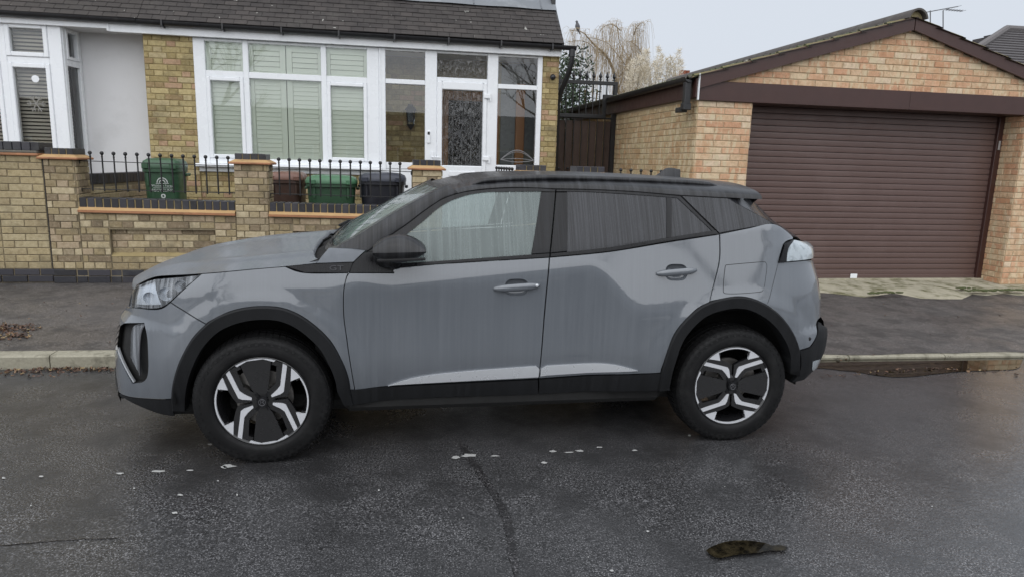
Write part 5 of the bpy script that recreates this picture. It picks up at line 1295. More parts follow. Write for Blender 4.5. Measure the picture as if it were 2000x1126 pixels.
# --- rear bumper cladding
rb = outline([[(1562,683.5),(1581,677.5),(1594.7,655.5),(1597,626)], [(1597,626),(1604,630)], [(1604,632), rear(.60, .90)], [rear(.60, .90), rear(.565), rear(.478), rear(.377), rear(.281, .96)], [rear(.281, .96), (1565,742),(1544,747)], [(1544,747),(1562,722),(1562,683.5)]])
both('rear_bumper_cladding', skin(rb, .026, off=.004, thick=.03), CLAD, car)
_x, _z = tox(1581,661); m = MB(); m.lathe([(.001, -.004), (.010, -.003), (.012, .004)], 14, 'y', (_x, -S(_x, _z), _z)); m.build('parking_sensor', SEAM, car, True)
rr_ = outline([[(1586,705),(1594,702),(1601,700)], [(1601,700),(1597,712),(1588,722)], [(1588,722),(1585,720),(1586,705)]])
both('rear_reflector', skin(rr_, .02, off=.008, thick=.01, gap=0), TAILM, car)
# --- tail light
tl = outline([[(1531,475.5),(1549.7,467.5)], [(1549.7,467.5),(1568,471), rear(1.15, .9)], [rear(1.15, .9), rear(1.10, .93), rear(1.06, .9)], [rear(1.06, .9), (1575,507),(1545,510),(1520,512.5)], [(1520,512.5),(1531,475.5)]])
both('tail_light', skin(tl, .018, off=.010, thick=.03), TAILM, car)
tl2 = outline([[(1531,475.5),(1548,468)], [(1548,468),(1538,484),(1534,511)], [(1534,511),(1520,512.5)], [(1520,512.5),(1531,475.5)]])
both('tail_light_edge', skin(tl2, .02, off=.0125, thick=.02, gap=0), GLOSSB, car)
# --- greenhouse: frames, glass, pillars (all on the side surface)
FOUT = [(718,491.5),(757,464),(795,438),(829,412),(863,389.5),(895,378),(926,372.5),(968,368.5),(1010,367),(1050,367.5),(1085,370)]
FIN = [(790,462),(829,431),(854.6,409),(880,394),(909,383.5),(938,378),(968,376),(1056,374.8)]
fframe_top = outline([FOUT, [(1085,370),(1085,375.5)], [(1085,375.5),(1056,374.8)], rv(FIN), [(790,462),(757,484),(745,492)], [(745,492),(727,492)], [(727,492),(718,491.5)]])
both('window_frame', skin(fframe_top, .03, off=.0), GLOSSB, car, parents=D1)
fbelt = outline([[(769,533),(800,520),(1073,502.5)], [(1073,502.5),(1073.6,494)], [(1073.6,494),(833,510.5),(790,513)], [(790,513),(760,518),(769,533)]])
both('window_sill_trim', skin(fbelt, .03, off=.002), GLOSSB, car, parents=D1)
bp1 = outline([[(1056,375),(1085,375)], [(1085,375),(1073.6,494)], [(1073.6,494),(1037,496.5)], [(1037,496.5),(1056,375)]])
both('pillar_trim', skin(bp1, .03), GLOSSB, car, parents=D1)
fg = outline([FIN, [(1056,375),(1037,497)], [(1037,497),(833,511),(770,516)], [(770,516),(745,497)], [(745,497),(757,484),(790,462)]])
both('side_window', skin(fg, .04, off=-.004, thick=0, gap=-.004), GLASSF, car, parents=D1)
rframe = outline([[(1086.5,370),(1160,371),(1240,375),(1329,383)], [(1329,383),(1400.6,454.4)], [(1400.6,454.4),(1390,451)], [(1390,451),(1323,387.5)], [(1323,387.5),(1240,381),(1160,376),(1108.7,374.8)], [(1108.7,374.8),(1086,374.8)], [(1086,374.8),(1086.5,370)]])
both('window_frame', skin(rframe, .03), GLOSSB, car, parents=D2)
bp2 = outline([[(1086,375.5),(1109,375.5)], [(1109,375.5),(1108.7,491)], [(1108.7,491),(1075,494)], [(1075,494),(1086,375.5)]])
both('pillar_trim', skin(bp2, .03), GLOSSB, car, parents=D2)
rbelt = outline([[(1074.6,502),(1190,491),(1304,472),(1404,457)], [(1404,457),(1398,449)], [(1398,449),(1304,463.5),(1190,482.5),(1075.3,494.5)], [(1075.3,494.5),(1074.6,502)]])
both('window_sill_trim', skin(rbelt, .03, off=.002), GLOSSB, car, parents=D2)
rg = outline([[(1109,375.5),(1160,377),(1302,385.7)], [(1302,385.7),(1302,464)], [(1302,464),(1190,482.5),(1109,491)], [(1109,491),(1109,375.5)]])
both('side_window', skin(rg, .05, off=-.004, thick=0, gap=-.003), GLASSR, car, parents=D2)
dv = outline([[(1302,385.7),(1311.5,386.2)], [(1311.5,386.2),(1311.5,463)], [(1311.5,463),(1302,464)], [(1302,464),(1302,385.7)]])
both('window_divider', skin(dv, .04, off=.001, gap=0), GLOSSB, car, parents=D2)
rq = outline([[(1311.5,386.2),(1323,387.5)], [(1323,387.5),(1390,451)], [(1390,451),(1311.5,463)], [(1311.5,463),(1311.5,386.2)]])
both('quarter_window', skin(rq, .05, off=-.004, thick=0, gap=-.003), GLASSR, car, parents=D2)
cp = outline([[(1331,382.5),(1376,385),(1421.6,387.5)], [(1421.6,387.5),(1465,411),(1510,436)], [(1510,436),(1460,445.5),(1405,455.5)], [(1405,455.5),(1331,382.5)]])
both('rear_pillar_panel', skin(cp, .03, off=-.001), GLASSR, car)
bk = outline([[(1310,384),(1370,386),(1424,388)], [(1424,388),(1510,437)], [(1510,437),(1404,466)], [(1404,466),(1365,470)], [(1365,470),(1376,452),(1318,394),(1310,384)]])
both('pillar_backing', skin(bk, .05, off=-.012, thick=0, gap=0), SEAM, car)
# --- roof, windscreen, hood, tail: lofted from side to side
ROOFE = [(718,489.5),(757,462),(795,436),(829,410),(863,387.5),(895,376),(926,370.5),(968,366.5),(1010,365),(1085,368),(1160,369.5),(1240,373.5),(1329,381),(1376,383.5),(1421.6,386)]
RE = [tox(*p) for p in ROOFE]
WSE = [tox(650,491), tox(700,462.5), tox(762,424), tox(820,391), tox(872,365)]      # windscreen edge
def wsedge(s):
    a = s*(len(WSE)-1); i = min(int(a), len(WSE)-2); t = a-i
    x, z = lerp(WSE[i][0], WSE[i+1][0], t), lerp(WSE[i][1], WSE[i+1][1], t)
    return Vector((x, -(S(x, z)-.012), z+.006))
CB, CT = Vector((-1.03, 0, 1.050)), Vector((-.385, 0, 1.434))
def wspt(s, w):
    e = wsedge(s); c = CB.lerp(CT, s)+Vector((-.01, 0, .016))*4*s*(1-s)
    k = 1-abs(w)**2.3
    return Vector((lerp(e.x, c.x, k), e.y*abs(w)*(1 if w >= 0 else -1), lerp(e.z, c.z, k)))
m = MB(); m.grid([[wspt(i/14, j/10) for j in range(-10, 11)] for i in range(15)])
wsc = m.build('windscreen', GLASSW, car, True)
# black border of the windscreen and the wiper
mb_ = MB(); mb_.grid([[wspt(i/14, w)+Vector((-.0015, 0, .002)) for w in (1., .97, .93, .885)] for i in range(15)])
mb_.grid([[wspt(i/14, -w)+Vector((-.0015, 0, .002)) for w in (1., .97, .93, .885)] for i in range(15)])
mb_.grid([[wspt(s, j/10)+Vector((-.0015, 0, .002)) for j in range(-10, 11)] for s in (0, .03, .07)])
mb_.grid([[wspt(s, j/10)+Vector((-.0015, 0, .002)) for j in range(-10, 11)] for s in (1, .98, .955)])
mb_.build('windscreen_border', ROOFP, wsc, True)
for w0, w1 in ((-.86, -.18), (-.12, .62)):
    a = MB(); pts = [wspt(.03+.05*t*(1-t)*2+.03*t, lerp(w0, w1, t))+Vector((-.01, 0, .014)) for t in [k/10 for k in range(11)]]
    a.tube(pts, .005, 6); a.tube([pts[0]+Vector((-.05, 0, -.03)), pts[0], pts[5]+Vector((-.012, 0, .012))], .008, 6); a.build('wiper', SEAM, car, True)
m_ = MB(); sp_ = spline(RE, 4); m_.tube([(x, -(S(x, z)-.013), z-.004) for x, z in sp_], .011, 6); both('door_seal', m_, SEAM, car)
# A-pillar skin between windscreen edge and door frame
rows = []
for k in range(15):
    s = k/14; e = wsedge(s)
    # matching point on the roof edge polyline
    q = s*5.0; i = min(int(q), 4); t = q-i; x, z = lerp(RE[i][0], RE[i+1][0], t), lerp(RE[i][1], RE[i+1][1], t)
    f_ = Vector((x, -S(x, z)-.001, z)); mid = (e+f_)/2+Vector((-.012, -.008, .012))
    rows.append([e+Vector((-.002, 0, .002)), e.lerp(mid, .55)+Vector((-.004, 0, .004)), mid, f_.lerp(mid, .5)+Vector((-.004, -.006, .004)), f_])
m = MB(); m.grid(rows); both('a_pillar', m, ROOFP, car)
# roof
ZC = [(-.42,1.418),(-.36,1.440),(-.2,1.480),(0,1.506),(.2,1.519),(.5,1.524),(.8,1.521),(1.1,1.512),(1.35,1.499),(1.62,1.475)]
def rooffr(x):
    tb = RE[4:]
    for (a, b_), (c, d) in zip(tb, tb[1:]):
        if x <= c: z = lerp(b_, d, max(0, (x-a)/(c-a))); return z
    return tb[-1][1]-.03*(x-tb[-1][0])
rows = []
for i in range(29):
    x = lerp(RE[4][0]-.0, 1.46, i/28); zf = rooffr(x); ye = S(x, zf, False)-.001; zc = smtable(ZC, x); row = []
    for j in range(-12, 13):
        w = math.sin(j/12*math.pi/2); k = max(0, 1-abs(w)**2.3)**(1/2.3)
        xs_ = x-(.028*(1-abs(w)**2) if i == 0 else 0)
        row.append((xs_, ye*w, zf+(zc-zf)*k-(.004*(1-abs(w)) if i == 0 else 0)))
    rows.append(row)
m = MB(); m.grid(rows); m.build('roof', ROOFP, car, True)
# rear spoiler
rows = []
for j in range(-10, 11):
    w = j/10; xe = 1.565-.105*abs(w)**3; zf = rooffr(1.46); zc = smtable(ZC, 1.46)
    y = .625*w; zt = zf+.002+(zc-zf)*max(0, 1-abs(w)**2.3)**(1/2.3)
    z1 = lerp(zt-.02, 1.445, .6)-.012*abs(w)
    rows.append([(1.44, y, zt), (1.50, y, zt-.002), (xe-.03, y, z1+.014), (xe, y, z1), (xe-.008, y, z1-.030), (1.50, y, z1-.055), (1.42, y, z1-.07)])
m = MB(); m.grid(rows); m.add(rows[0], [tuple(range(7))]); m.add(rows[-1], [tuple(range(7))]); m.build('rear_spoiler', ROOFP, car, True, angle=50)
# tailgate: glass and lower panel
def tailrow(x_e, z, y_e, x_c, n=10):
    return [(lerp(x_e, x_c, 1-abs(j/n)**2.6), y_e*j/n, z) for j in range(-n, n+1)]
e1 = [tox(1421,388), tox(1465,411), tox(1510,436), tox(1549,462)]
W1 = [ony(1462,384,-.585), ony(1484,405,-.585), ony(1507,431,-.59), ony(1558,465,-.62)]
g = MB(); g.grid([[tuple(w_), (lerp(w_.x, a[0], .5)+.01, lerp(w_.y, -S(*a), .5)-.006, lerp(w_.z, a[1], .5)), (a[0], -S(*a)+.001, a[1])] for w_, a in zip(W1, e1)]); both('tail_wedge', g, GLASSR, car)
g = MB(); g.grid([tailrow(w_.x, w_.z, -w_.y, w_.x+dx) for w_, dx in zip(W1, (.10, .13, .15, .16))]); g.build('rear_window', GLASSR, car, True)
# side wedge of the tail glass: dark glossy return
rz = [1.17, 1.10, 1.03, .93, .81, .70]
g = MB(); rws = [tailrow(W1[3].x, W1[3].z, -W1[3].y, W1[3].x+.16)]
for z in rz:
    x = rear(z, .90)[1]; rws.append(tailrow(x, z, S(x, z)-.003, table(XR, z)-.005))
g.grid(rws); g.build('tailgate', PAINT, car, True)
g = MB(); rws = []
for z in (.70, .635, .581, .478, .377, .281):
    x = rear(z, .92)[1]; rws.append(tailrow(x, z, S(x, z)+.002, table(XR, z)))
g.grid(rws); g.build('rear_bumper_centre', CLAD, car, True)
# hood
rows = []
NH = 26
def hedge(t):
    a = t*(len(HES)-1); i = min(int(a), len(HES)-2); f = a-i
    return (lerp(HES[i][0], HES[i+1][0], f), lerp(HES[i][1], HES[i+1][1], f))
tip = tox(634, 493.5)
for i in range(NH+1):
    t = i/NH; x, z = hedge(t); ye = S(x, z)-.002; row = []
    xc = lerp(-2.105, -1.09, t**.93); zc = smtable([(-2.14,.850),(-2.0,.925),(-1.85,.968),(-1.6,1.008),(-1.4,1.030),(-1.2,1.050),(-1.05,1.064)], xc)
    for j in range(-14, 15):
        w = j/14; k = 1-abs(w)**(2.6 if i > 3 else 2.3)
        bul = .012*math.exp(-((abs(w)-.62)/.09)**2)*sstep(0, .35, t)
        row.append((lerp(x, xc, k), ye*w, lerp(z, zc, 1-abs(w)**2.2)+bul))
    rows.append(row)
# rear lip of the hood sweeping back towards the pillars
row = []
for j in range(-14, 15):
    w = j/14; a = rows[-1][j+14]; row.append((a[0]+.05*abs(w)**8, a[1], a[2]+.012*abs(w)**8))
rows.append(row)
rows.append([(a[0]+.012, a[1], a[2]-.02) for a in row])
# nose edge turned down
rows.insert(0, [(a[0]-.006, a[1]*1.0, a[2]-.028) for a in rows[0]])
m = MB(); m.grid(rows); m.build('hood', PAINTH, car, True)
# cowl behind the hood
m = MB(); m.grid([[(a[0]-.06, a[1]*.97, a[2]-.045) for a in rows[-2]], [tuple(wspt(.0, j/14*1.0)+Vector((.03, 0, -.03))) for j in range(-14, 15)]]); m.build('cowl', CAVITY, car, True)
# nose between the bumper sides: grille, badge, lower intake
def nosex(y, z, off=0):
    v = .86; return -XS+(table(XN, z)+XS)*max(0, 1-(abs(y)/v)**2.6)**(1/2.6)-off
def nose(z0, z1, y0, y1, off, name, m_, nz=6, ny=16, parent=car):
    q = MB(); q.grid([[(nosex(lerp(y0, y1, j/ny), lerp(z0, z1, i/nz), off), lerp(y0, y1, j/ny), lerp(z0, z1, i/nz)) for j in range(ny+1)] for i in range(nz+1)])
    return q.build(name, m_, parent, True)
YN = .42
nose(.66, .86, -YN-.05, YN+.05, -.02, 'grille_panel', GLOSSB)
nose(.40, .66, -YN, YN, -.01, 'grille_backing', CAVITY)
for k in range(7):
    z = .43+k*.034; nose(z, z+.012, -YN, YN, .004, 'grille_bar', PAINT, 1)
nose(.255, .40, -YN, YN, 0, 'bumper_centre', PAINT); nose(.215, .255, -YN-.1, YN+.1, -.006, 'lower_lip_centre', CLAD, 2)
bd = MB(); bd.prism([(-.05,.80), (.05,.80), (.052,.74), (.03,.70), (0,.685), (-.03,.70), (-.052,.74)], -2.122, -2.09, 'x'); bd.build('shield_badge', CHROME, car)
# inner shell: what shows through the shut lines, and a floor
shell = outline([[(640,500),(711,497),(800,524),(1073,506),(1304,477),(1405,461),(1510,440)], [(1510,440),(1545,520),(1560,600)], [(1560,600),(1560,640),(1520,608),(1481,583),(1442,574),(1395,582),(1356,603),(1317,648),(1293,714),(1288,740)], [(1288,740),(800,760),(690,772)], [(690,772),(679,735),(669,707),(648,668),(620,639),(585,613),(550,600),(515,596),(480,598),(445,607),(410,625),(375,660),(352,700)], [(352,700),(340,690),(330,610),(394,540)], [(394,540),(557,526),(640,500)]])
both('body_shell', skin(shell, .05, off=-.048, thick=0, gap=0), SEAM, car)
m = MB(); m.bbox(-1.85, 1.72, -.70, .70, .21, .30, .03); m.bbox(-.9, .9, -.80, .80, .23, .36, .03); m.build('underbody', CAVITY, car)
for cxw in (-WHX, WHX):
    for s in (1, -1):
        m = MB(); y0, y1 = sorted((s*.50, s*.83))
        m.lathe([(.43, s*.83), (.43, s*.50), (.02, s*.50)], 24, 'y', (cxw, 0, WHZ+.01), math.radians(-4), math.radians(184)); m.build('wheel_well', CAVITY, car, True)
m = MB(); m.box(-1.95, -1.0, -.45, .45, .3, .88); m.box(-1.05, -.98, -.72, .72, .3, 1.02); m.build('bulkhead', CAVITY, car)
# front bumper seals
# --- wheels
def wheel_parts(rotz):
    """meshes of one wheel, centred at the hub, outer face towards -y"""
    out = {}
    R_ = WHR; m = MB()
    prof = [(.236, .10), (.250, .105), (.29, .108), (.322, .100), (.336, .085), (R_, .062), (R_, -.062), (.336, -.085), (.322, -.1005), (.31, -.1045), (.303, -.1035), (.29, -.108), (.262, -.1095), (.250, -.106), (.243, -.100), (.236, -.090)]
    m.lathe(prof, 72, 'y'); out['tyre'] = m.mesh('tyre', RUBBER, True, angle=50)
    m = MB()      # tread blocks standing proud
    for k in range(64):
        a = 2*math.pi*k/64
        for (y0, y1, sh) in ((-.084, -.045, 0), (-.038, -.006, .3), (.006, .038, .5), (.045, .084, .8)):
            a0, a1 = a+sh*.05+.006, a+sh*.05+.084
            ra = R_-.010 if abs(y0) > .07 or abs(y1) > .07 else R_-.002; rr = R_+.005
            rin = R_-.012
            q = []
            for aa in (a0, a1):
                for (yy, r_) in ((y0, rin), (y0, rr-(.008 if y0 < -.08 else 0)), (y1, rr-(.008 if y1 > .08 else 0)), (y1, rin)): q.append((r_*math.cos(aa), yy, r_*math.sin(aa)))
            m.add(q, [(0,1,5,4), (1,2,6,5), (2,3,7,6), (0,3,2,1), (4,5,6,7)])
    for k in range(52):      # shoulder ribs on the sidewall
        a = 2*math.pi*k/52+.02; q = []
        for aa in (a, a+.045):
            for (r_, yy) in ((.300, -.1045), (.330, -.094), (.330, -.098), (.300, -.1075)): q.append((r_*math.cos(aa), yy, r_*math.sin(aa)))
        m.add(q, [(0,1,5,4), (1,2,6,5), (2,3,7,6), (0,3,2,1), (4,5,6,7)])
    out['tread'] = m.mesh('tread', RUBBER, False)
    m = MB(); m.lathe([(.237, -.094), (.2335, -.096), (.228, -.092), (.222, -.080), (.208, -.05), (.205, .09), (.236, .10)], 56, 'y'); out['rim_barrel'] = m.mesh('rim_barrel', ALLOYB, True, angle=40)
    RR = .2335
    def ext(polys, y0, y1):
        q = MB()
        for pl in polys: q.prism([(u*RR, v*RR) for u, v in pl], y0, y1)
        return q
    def quad(pl): return [[(u*a, v*b_) for u, v in pl] for a in (1, -1) for b_ in (1, -1)]
    arc = lambda r, a0, a1, n=8: [(r*math.cos(math.radians(lerp(a0, a1, k/n))), r*math.sin(math.radians(lerp(a0, a1, k/n)))) for k in range(n+1)]
    # two broad black blades, black arms under the bright ones
    blade = [(.16,.10), (.30,.175), (.86,.32)]+arc(.955, 21, -21, 6)+[(.86,-.32), (.30,-.175), (.16,-.10)]
    blades = [blade, [(-u, -v) for u, v in blade]]
    arm = [(.02,.10), (.03,.53), (.16,.60), (.60,.76), (.93,.50), (.86,.44), (.36,.34), (.20,.12)]
    m = ext(blades, -.088, -.070)
    m2 = ext(quad(arm), -.084, -.062); m.add(m2.v, m2.f)
    # outer black ring sections
    for a0, a1 in ((22, 66), (114, 158), (202, 246), (294, 338)):
        q = ext([arc(.985, a0, a1)+arc(.86, a1, a0)], -.086, -.064); m.add(q.v, q.f)
    m.lathe([(.001, -.082), (.05, -.084), (.062, -.075), (.062, -.03)], 20, 'y'); out['black_spokes'] = m.mesh('black_spokes', ALLOYB, False)
    br = [(.055,.20), (.12,.49), (.17,.50), (.81,.665), (.885,.565), (.31,.43), (.25,.37), (.135,.20)]
    br = [(.066,.215), (.108,.41), (.150,.480), (.795,.660), (.862,.580), (.305,.432), (.215,.345), (.112,.205)]
    wedge = [(.38,.655), (.44,.895)]+arc(.935, 62, 55, 2)+arc(.995, 52, 66, 4)
    wedge = [(.37,.665)]+[(.425,.865)]+arc(.955, 67, 67.5, 1)+arc(1.0, 67.5, 46.5, 6)
    m = ext(quad(br), -.0905, -.080); q = ext(quad(wedge), -.0935, -.078); m.add(q.v, q.f)
    for a0, a1 in ((66, 114), (246, 294)):
        q = ext([arc(1.0, a0, a1, 14)+arc(.955, a1, a0, 14)], -.0940, -.082); m.add(q.v, q.f)
    for s in (0, 180):
        oc = arc(1.0, s-26, s+26, 14); inn = [(.86, .385), (.955, .17), (.955, -.17), (.86, -.385)]
        inn = [(a*(1 if s == 0 else -1), b_*(1 if s == 0 else -1)) for a, b_ in inn]
        q = ext([oc+inn], -.0938, -.080); m.add(q.v, q.f)
    out['bright_spokes'] = m.mesh('bright_spokes', SILV, False)
    m = MB(); m.lathe([(.062, -.012), (.145, -.012), (.145, .012), (.062, .012)], 36, 'y'); m.lathe([(.001, -.02), (.07, -.02), (.07, .0)], 24, 'y'); out['brake_disc'] = m.mesh('brake_disc', STEEL, True, angle=30)
    m = MB(); m.prism([(s*math.cos(t)*1., s*math.sin(t)) for s, t in [(.09, .5), (.165, .35), (.170, .6), (.172, .9), (.165, 1.15), (.09, 1.0)]], -.045, .035); out['caliper'] = m.mesh('caliper', STEEL)
    m = MB(); m.prism([(.0,-.034), (.018,-.026), (.027,-.006), (.027,.016), (.022,.022), (-.022,.022), (-.027,.016), (-.027,-.006), (-.018,-.026)], -.099, -.082)
    for a in (55, 125, 235, 305):
        c_, s_ = math.cos(math.radians(a)), math.sin(math.radians(a)); m.prism([(c_*.02-s_*.006, s_*.02+c_*.006), (c_*.055-s_*.008, s_*.055+c_*.008), (c_*.055+s_*.008, s_*.055-c_*.008), (c_*.02+s_*.006, s_*.02-c_*.006)], -.091, -.080)
    out['hub_cap'] = m.mesh('hub_cap', GLOSSB)
    m = MB(); n_ = 20
    m.tube([(.017*math.cos(t), -.1005, .017*math.sin(t)-.002) for t in [2*math.pi*k/n_ for k in range(n_+1)]], .0018, 5, False)
    m.tube([(-.010, -.1005, -.012), (-.004, -.1005, -.002), (-.009, -.1005, .006), (.001, -.1005, .012), (.009, -.1005, .006), (.003, -.1005, .000), (.010, -.1005, -.010)], .0022, 5)
    out['emblem'] = m.mesh('emblem', DSTEEL)
    return out
WP = wheel_parts(0)
def put_wheel(x, side, rot, mir):
    wh = empty('wheel', (x, -.775 if side < 0 else .775, WHZ), car)
    if side > 0: wh.rotation_euler = (0, 0, math.pi)
    for nme in ('tyre', 'tread', 'rim_barrel', 'black_spokes', 'bright_spokes', 'hub_cap', 'emblem', 'brake_disc', 'caliper'):
        o = link(nme, WP[nme], wh)
        if nme in ('black_spokes', 'bright_spokes', 'tyre', 'tread'): o.rotation_euler = (0, rot, 0)
        if nme == 'caliper': o.rotation_euler = (0, math.radians(-75 if x < 0 else 20), 0)
    return wh
put_wheel(-WHX, -1, math.radians(83), 0); put_wheel(WHX, -1, math.radians(-1), 0)
put_wheel(-WHX, 1, .6, 0); put_wheel(WHX, 1, 1.9, 0)
# --- door handles
for (pc, w, D, sensor) in (((1009,559.5), .25, D1, True), ((1321,530.5), .235, D2, False)):
    x, z = tox(*pc); y = -S(x, z)
    sl = math.atan2(tox(pc[0]+30, pc[1]-(2.2 if sensor else 2.6))[1]-z, tox(pc[0]+30, pc[1]-2)[0]-x)
    for o, sg in zip(D, (1, -1)):
        cup = MB(); pr = cup_outline(pc); rr2 = []
        for f_, d_ in ((1., 0.), (.97, .006), (.88, .022), (.7, .032), (.35, .036), (.02, .037)):
            rr2.append([(x+(a-x)*f_, (-S(a, b_)*1.+d_)*sg, z-.004+(b_-z+.004)*f_) for a, b_ in pr+[pr[0]]])
        cup.grid(rr2); cup.build('handle_recess', PAINT, o, True)
        bar = MB(); secs = []
        for k in range(15):
            t = k/14; xx = x+(t-.5)*w; zz = z+(t-.5)*w*math.tan(sl); hh = .020*(1-(2*t-1)**4*.62); dd = .030*(1-(2*t-1)**6*.75)
            ys = -S(xx, zz)
            secs.append([(xx, (ys-dd*(.55-.45*math.cos(a)) - .002)*sg, zz+hh*math.sin(a)) for a in [2*math.pi*q/10 for q in range(10)]])
        bar.grid([s+[s[0]] for s in secs]); bar.add(secs[0], [tuple(range(10))]); bar.add(secs[-1], [tuple(range(10))])
        h = bar.build('handle', PAINT, o, True)
        if sensor:
            xx = x+.44*w; zz = z+.44*w*math.tan(sl); q = MB(); q.sphere((xx-.004, (-S(xx, zz)-.024)*sg, zz+.002), .009, 10, 6, 1, .5, 1); q.build('handle_button', CHROME, o, True)
# --- mirrors
for D, sg in zip(D1, (1, -1)):
    m = MB(); prof = []
    mx_, mz_ = -.610, 1.118
    for i in range(13):
        t = i/12; a = math.pi*t
        prof.append(a)
    rows = []
    for i in range(15):
        t = i/14; xx = lerp(-.735, -.478, t)
        hh = .088*math.sin(math.pi*min(1, max(0, (.06+t*.915))))**.62; zc_ = mz_+.004+.012*t
        dep = .105*(1-.35*(1-t)**2)
        rows.append([(xx, (-.945-dep*math.cos(a)*.95)*sg, zc_+(hh*.92 if math.sin(a) > 0 else hh*.72)*math.sin(a)) for a in [2*math.pi*q/18 for q in range(19)]])
    m.grid(rows); m.add(rows[0][:-1], [tuple(range(18))]); m.add(rows[-1][:-1], [tuple(range(18))])
    mir = m.build('mirror_housing', ROOFP, D, True, angle=60)
    q = MB(); q.box(-.4865, -.4855, min(-.99*sg, -.90*sg), max(-.99*sg, -.90*sg), 1.09, 1.15); q.build('mirror_glass', REFL, mir)
    m = MB(); m.tube([(-.70, -.80*sg, 1.055), (-.66, -.88*sg, 1.06), (-.62, -.93*sg, 1.075)], [.035, .03, .035], 10); m.build('mirror_arm', GLOSSB, D, True)
    m = MB(); rows = []
    for i in range(12):
        t = i/11; xx = lerp(-.715, -.482, t); y_ = -.945-.100*(1-.35*(1-t)**2)-.004
        rows.append([(xx, (y_-.0)*sg, 1.090+.014*t+.002), (xx, (y_-.003)*sg, 1.084+.014*t), (xx, y_*sg, 1.078+.014*t)])
    m.grid(rows); m.build('indicator_strip', SEAM, mir, True)
# --- roof rails, antenna, badge letters
RAIL = [(922,361),(945,353.5),(1000,349.5),(1076,347),(1164,349),(1260,352.5),(1340,356.5),(1385,360.5),(1404,365)]
rp = []
for p_ in RAIL:
    q = ony(p_[0], p_[1], -.60); rp.append(q)
for sg in (1, -1):
    m = MB(); pts = [Vector((q.x, q.y*sg, q.z)) for q in rp]
    sp = []
    for i in range(len(pts)-1):
        for k in range(4): sp.append(pts[i].lerp(pts[i+1], k/4))
    sp.append(pts[-1]); n = len(sp)
    m.tube(sp, [.003+.013*min(1, min(i, n-1-i)/5) for i in range(n)], 10); m.build('roof_rail', ROOFP, car, True)
    m = MB(); m.tube([s+Vector((0, .004*sg, -.017)) for s in sp[2:-2]], .006, 6); m.build('rail_gap_strip', SEAM, car, True)
m = MB(); rows = []
for i in range(10):
    t = i/9; x = lerp(1.10, 1.29, t); h = .062*sstep(0, .55, t)*(1 if t < .85 else .93); w_ = .028*math.sin(math.pi*min(.85, .15+t*.8))
    zb = smtable(ZC, x)-.004; rows.append([(x, .05-w_, zb), (x, .05-w_*.5, zb+h*.8), (x, .05, zb+h), (x, .05+w_*.5, zb+h*.8), (x, .05+w_, zb)])
m.grid(rows); m.add(rows[-1], [(0, 1, 2, 3, 4)]); m.build('antenna_fin', ROOFP, car, True, angle=50)
x, z = tox(657, 523.5); gt = link('badge_lettering', text_mesh('GT', .036, DSTEEL, .0015), tr_[0])
gt.location = (x, -S(x, z)-.002, z); gt.rotation_euler = (math.radians(90), 0, 0); gt.scale = (1.5, 1, 1)
# --- interior
def seat(x, y, back=.62):
    s = empty('seat', (x, y, .36), car)
    m = MB(); m.bbox(-.25, .25, -.24, .24, .0, .20, .05); m.build('cushion', SEATM, s, True, angle=60)
    m = MB(); m.bbox(-.06, .08, -.23, .23, .0, back, .05)
    M = Matrix.Translation((.20, 0, .16)) @ Matrix.Rotation(math.radians(14), 4, 'Y'); m.v = [tuple(M @ Vector(v)) for v in m.v]; m.build('backrest', SEATM, s, True, angle=60)
    m = MB(); m.bbox(-.05, .06, -.13, .13, .0, .19, .045); M = Matrix.Translation((.36, 0, .80)) @ Matrix.Rotation(math.radians(10), 4, 'Y'); m.v = [tuple(M @ Vector(v)) for v in m.v]; m.build('headrest', SEATM, s, True, angle=60)
for y in (-.36, .36): seat(-.02, y)
for y in (-.36, .36): seat(.80, y, .58)
m = MB(); m.bbox(-.98, -.56, -.70, .70, .55, .99, .06); m.bbox(-.9, -.70, -.68, .68, .95, 1.02, .03); m.build('dashboard', TRIMI, car, True, angle=50)
m = MB(); m.tube([(-.42+.04*math.sin(t), .36+.165*math.cos(t), .93+.155*math.sin(t)) for t in [2*math.pi*k/24 for k in range(25)]], .015, 8, False); m.tube([(-.42, .20, .93), (-.45, .36, .92), (-.42, .52, .93)], .02, 8); m.tube([(-.45, .36, .92), (-.62, .36, .84)], .035, 8); m.build('steering_wheel', TRIMI, car, True)
m = MB(); m.bbox(-.3, 1.2, -.1, .1, .36, .60, .03); m.build('centre_console', TRIMI, car)
# ================================================================== BACKGROUND
def leaf_cloud(q, c, r, n, size, R_, flat=1.):
    for k in range(n):
        while True:
            p_ = Vector((R_.uniform(-1, 1), R_.uniform(-1, 1), R_.uniform(-1, 1)))
            if .15 < p_.length < 1: break
        p_ = Vector((c[0]+p_.x*r[0], c[1]+p_.y*r[1], c[2]+p_.z*r[2])); L_ = size*R_.uniform(.6, 1.3); w = L_*.4
        d = Vector((R_.gauss(0, 1), R_.gauss(0, 1), R_.gauss(0, .7)-.2)); d.normalize(); e = d.cross(Vector((R_.gauss(0, 1), R_.gauss(0, 1), R_.gauss(0, 1)))); e.normalize()
        q.add([p_, p_+d*L_*.5+e*w*.5, p_+d*L_, p_+d*L_*.5-e*w*.5], [(0, 1, 2, 3)])
def leafmat(name, cols, rough=.5):
    m, nt, N, L, b = newmat(name); n = len(cols)
    L.new(ramp(nt, rnd(nt), [(i/n, c) for i, c in enumerate(cols)], 'CONSTANT'), b.inputs['Base Color']); b.inputs['Roughness'].default_value = rough; return m
BARK = simple('willow_bark', (.20,.15,.085), .9, var=.3, vs=12, bs=40)
TWIG = simple('willow_twig', (.35,.275,.18), .8, var=.3, vs=5)
RW = random.Random(31)
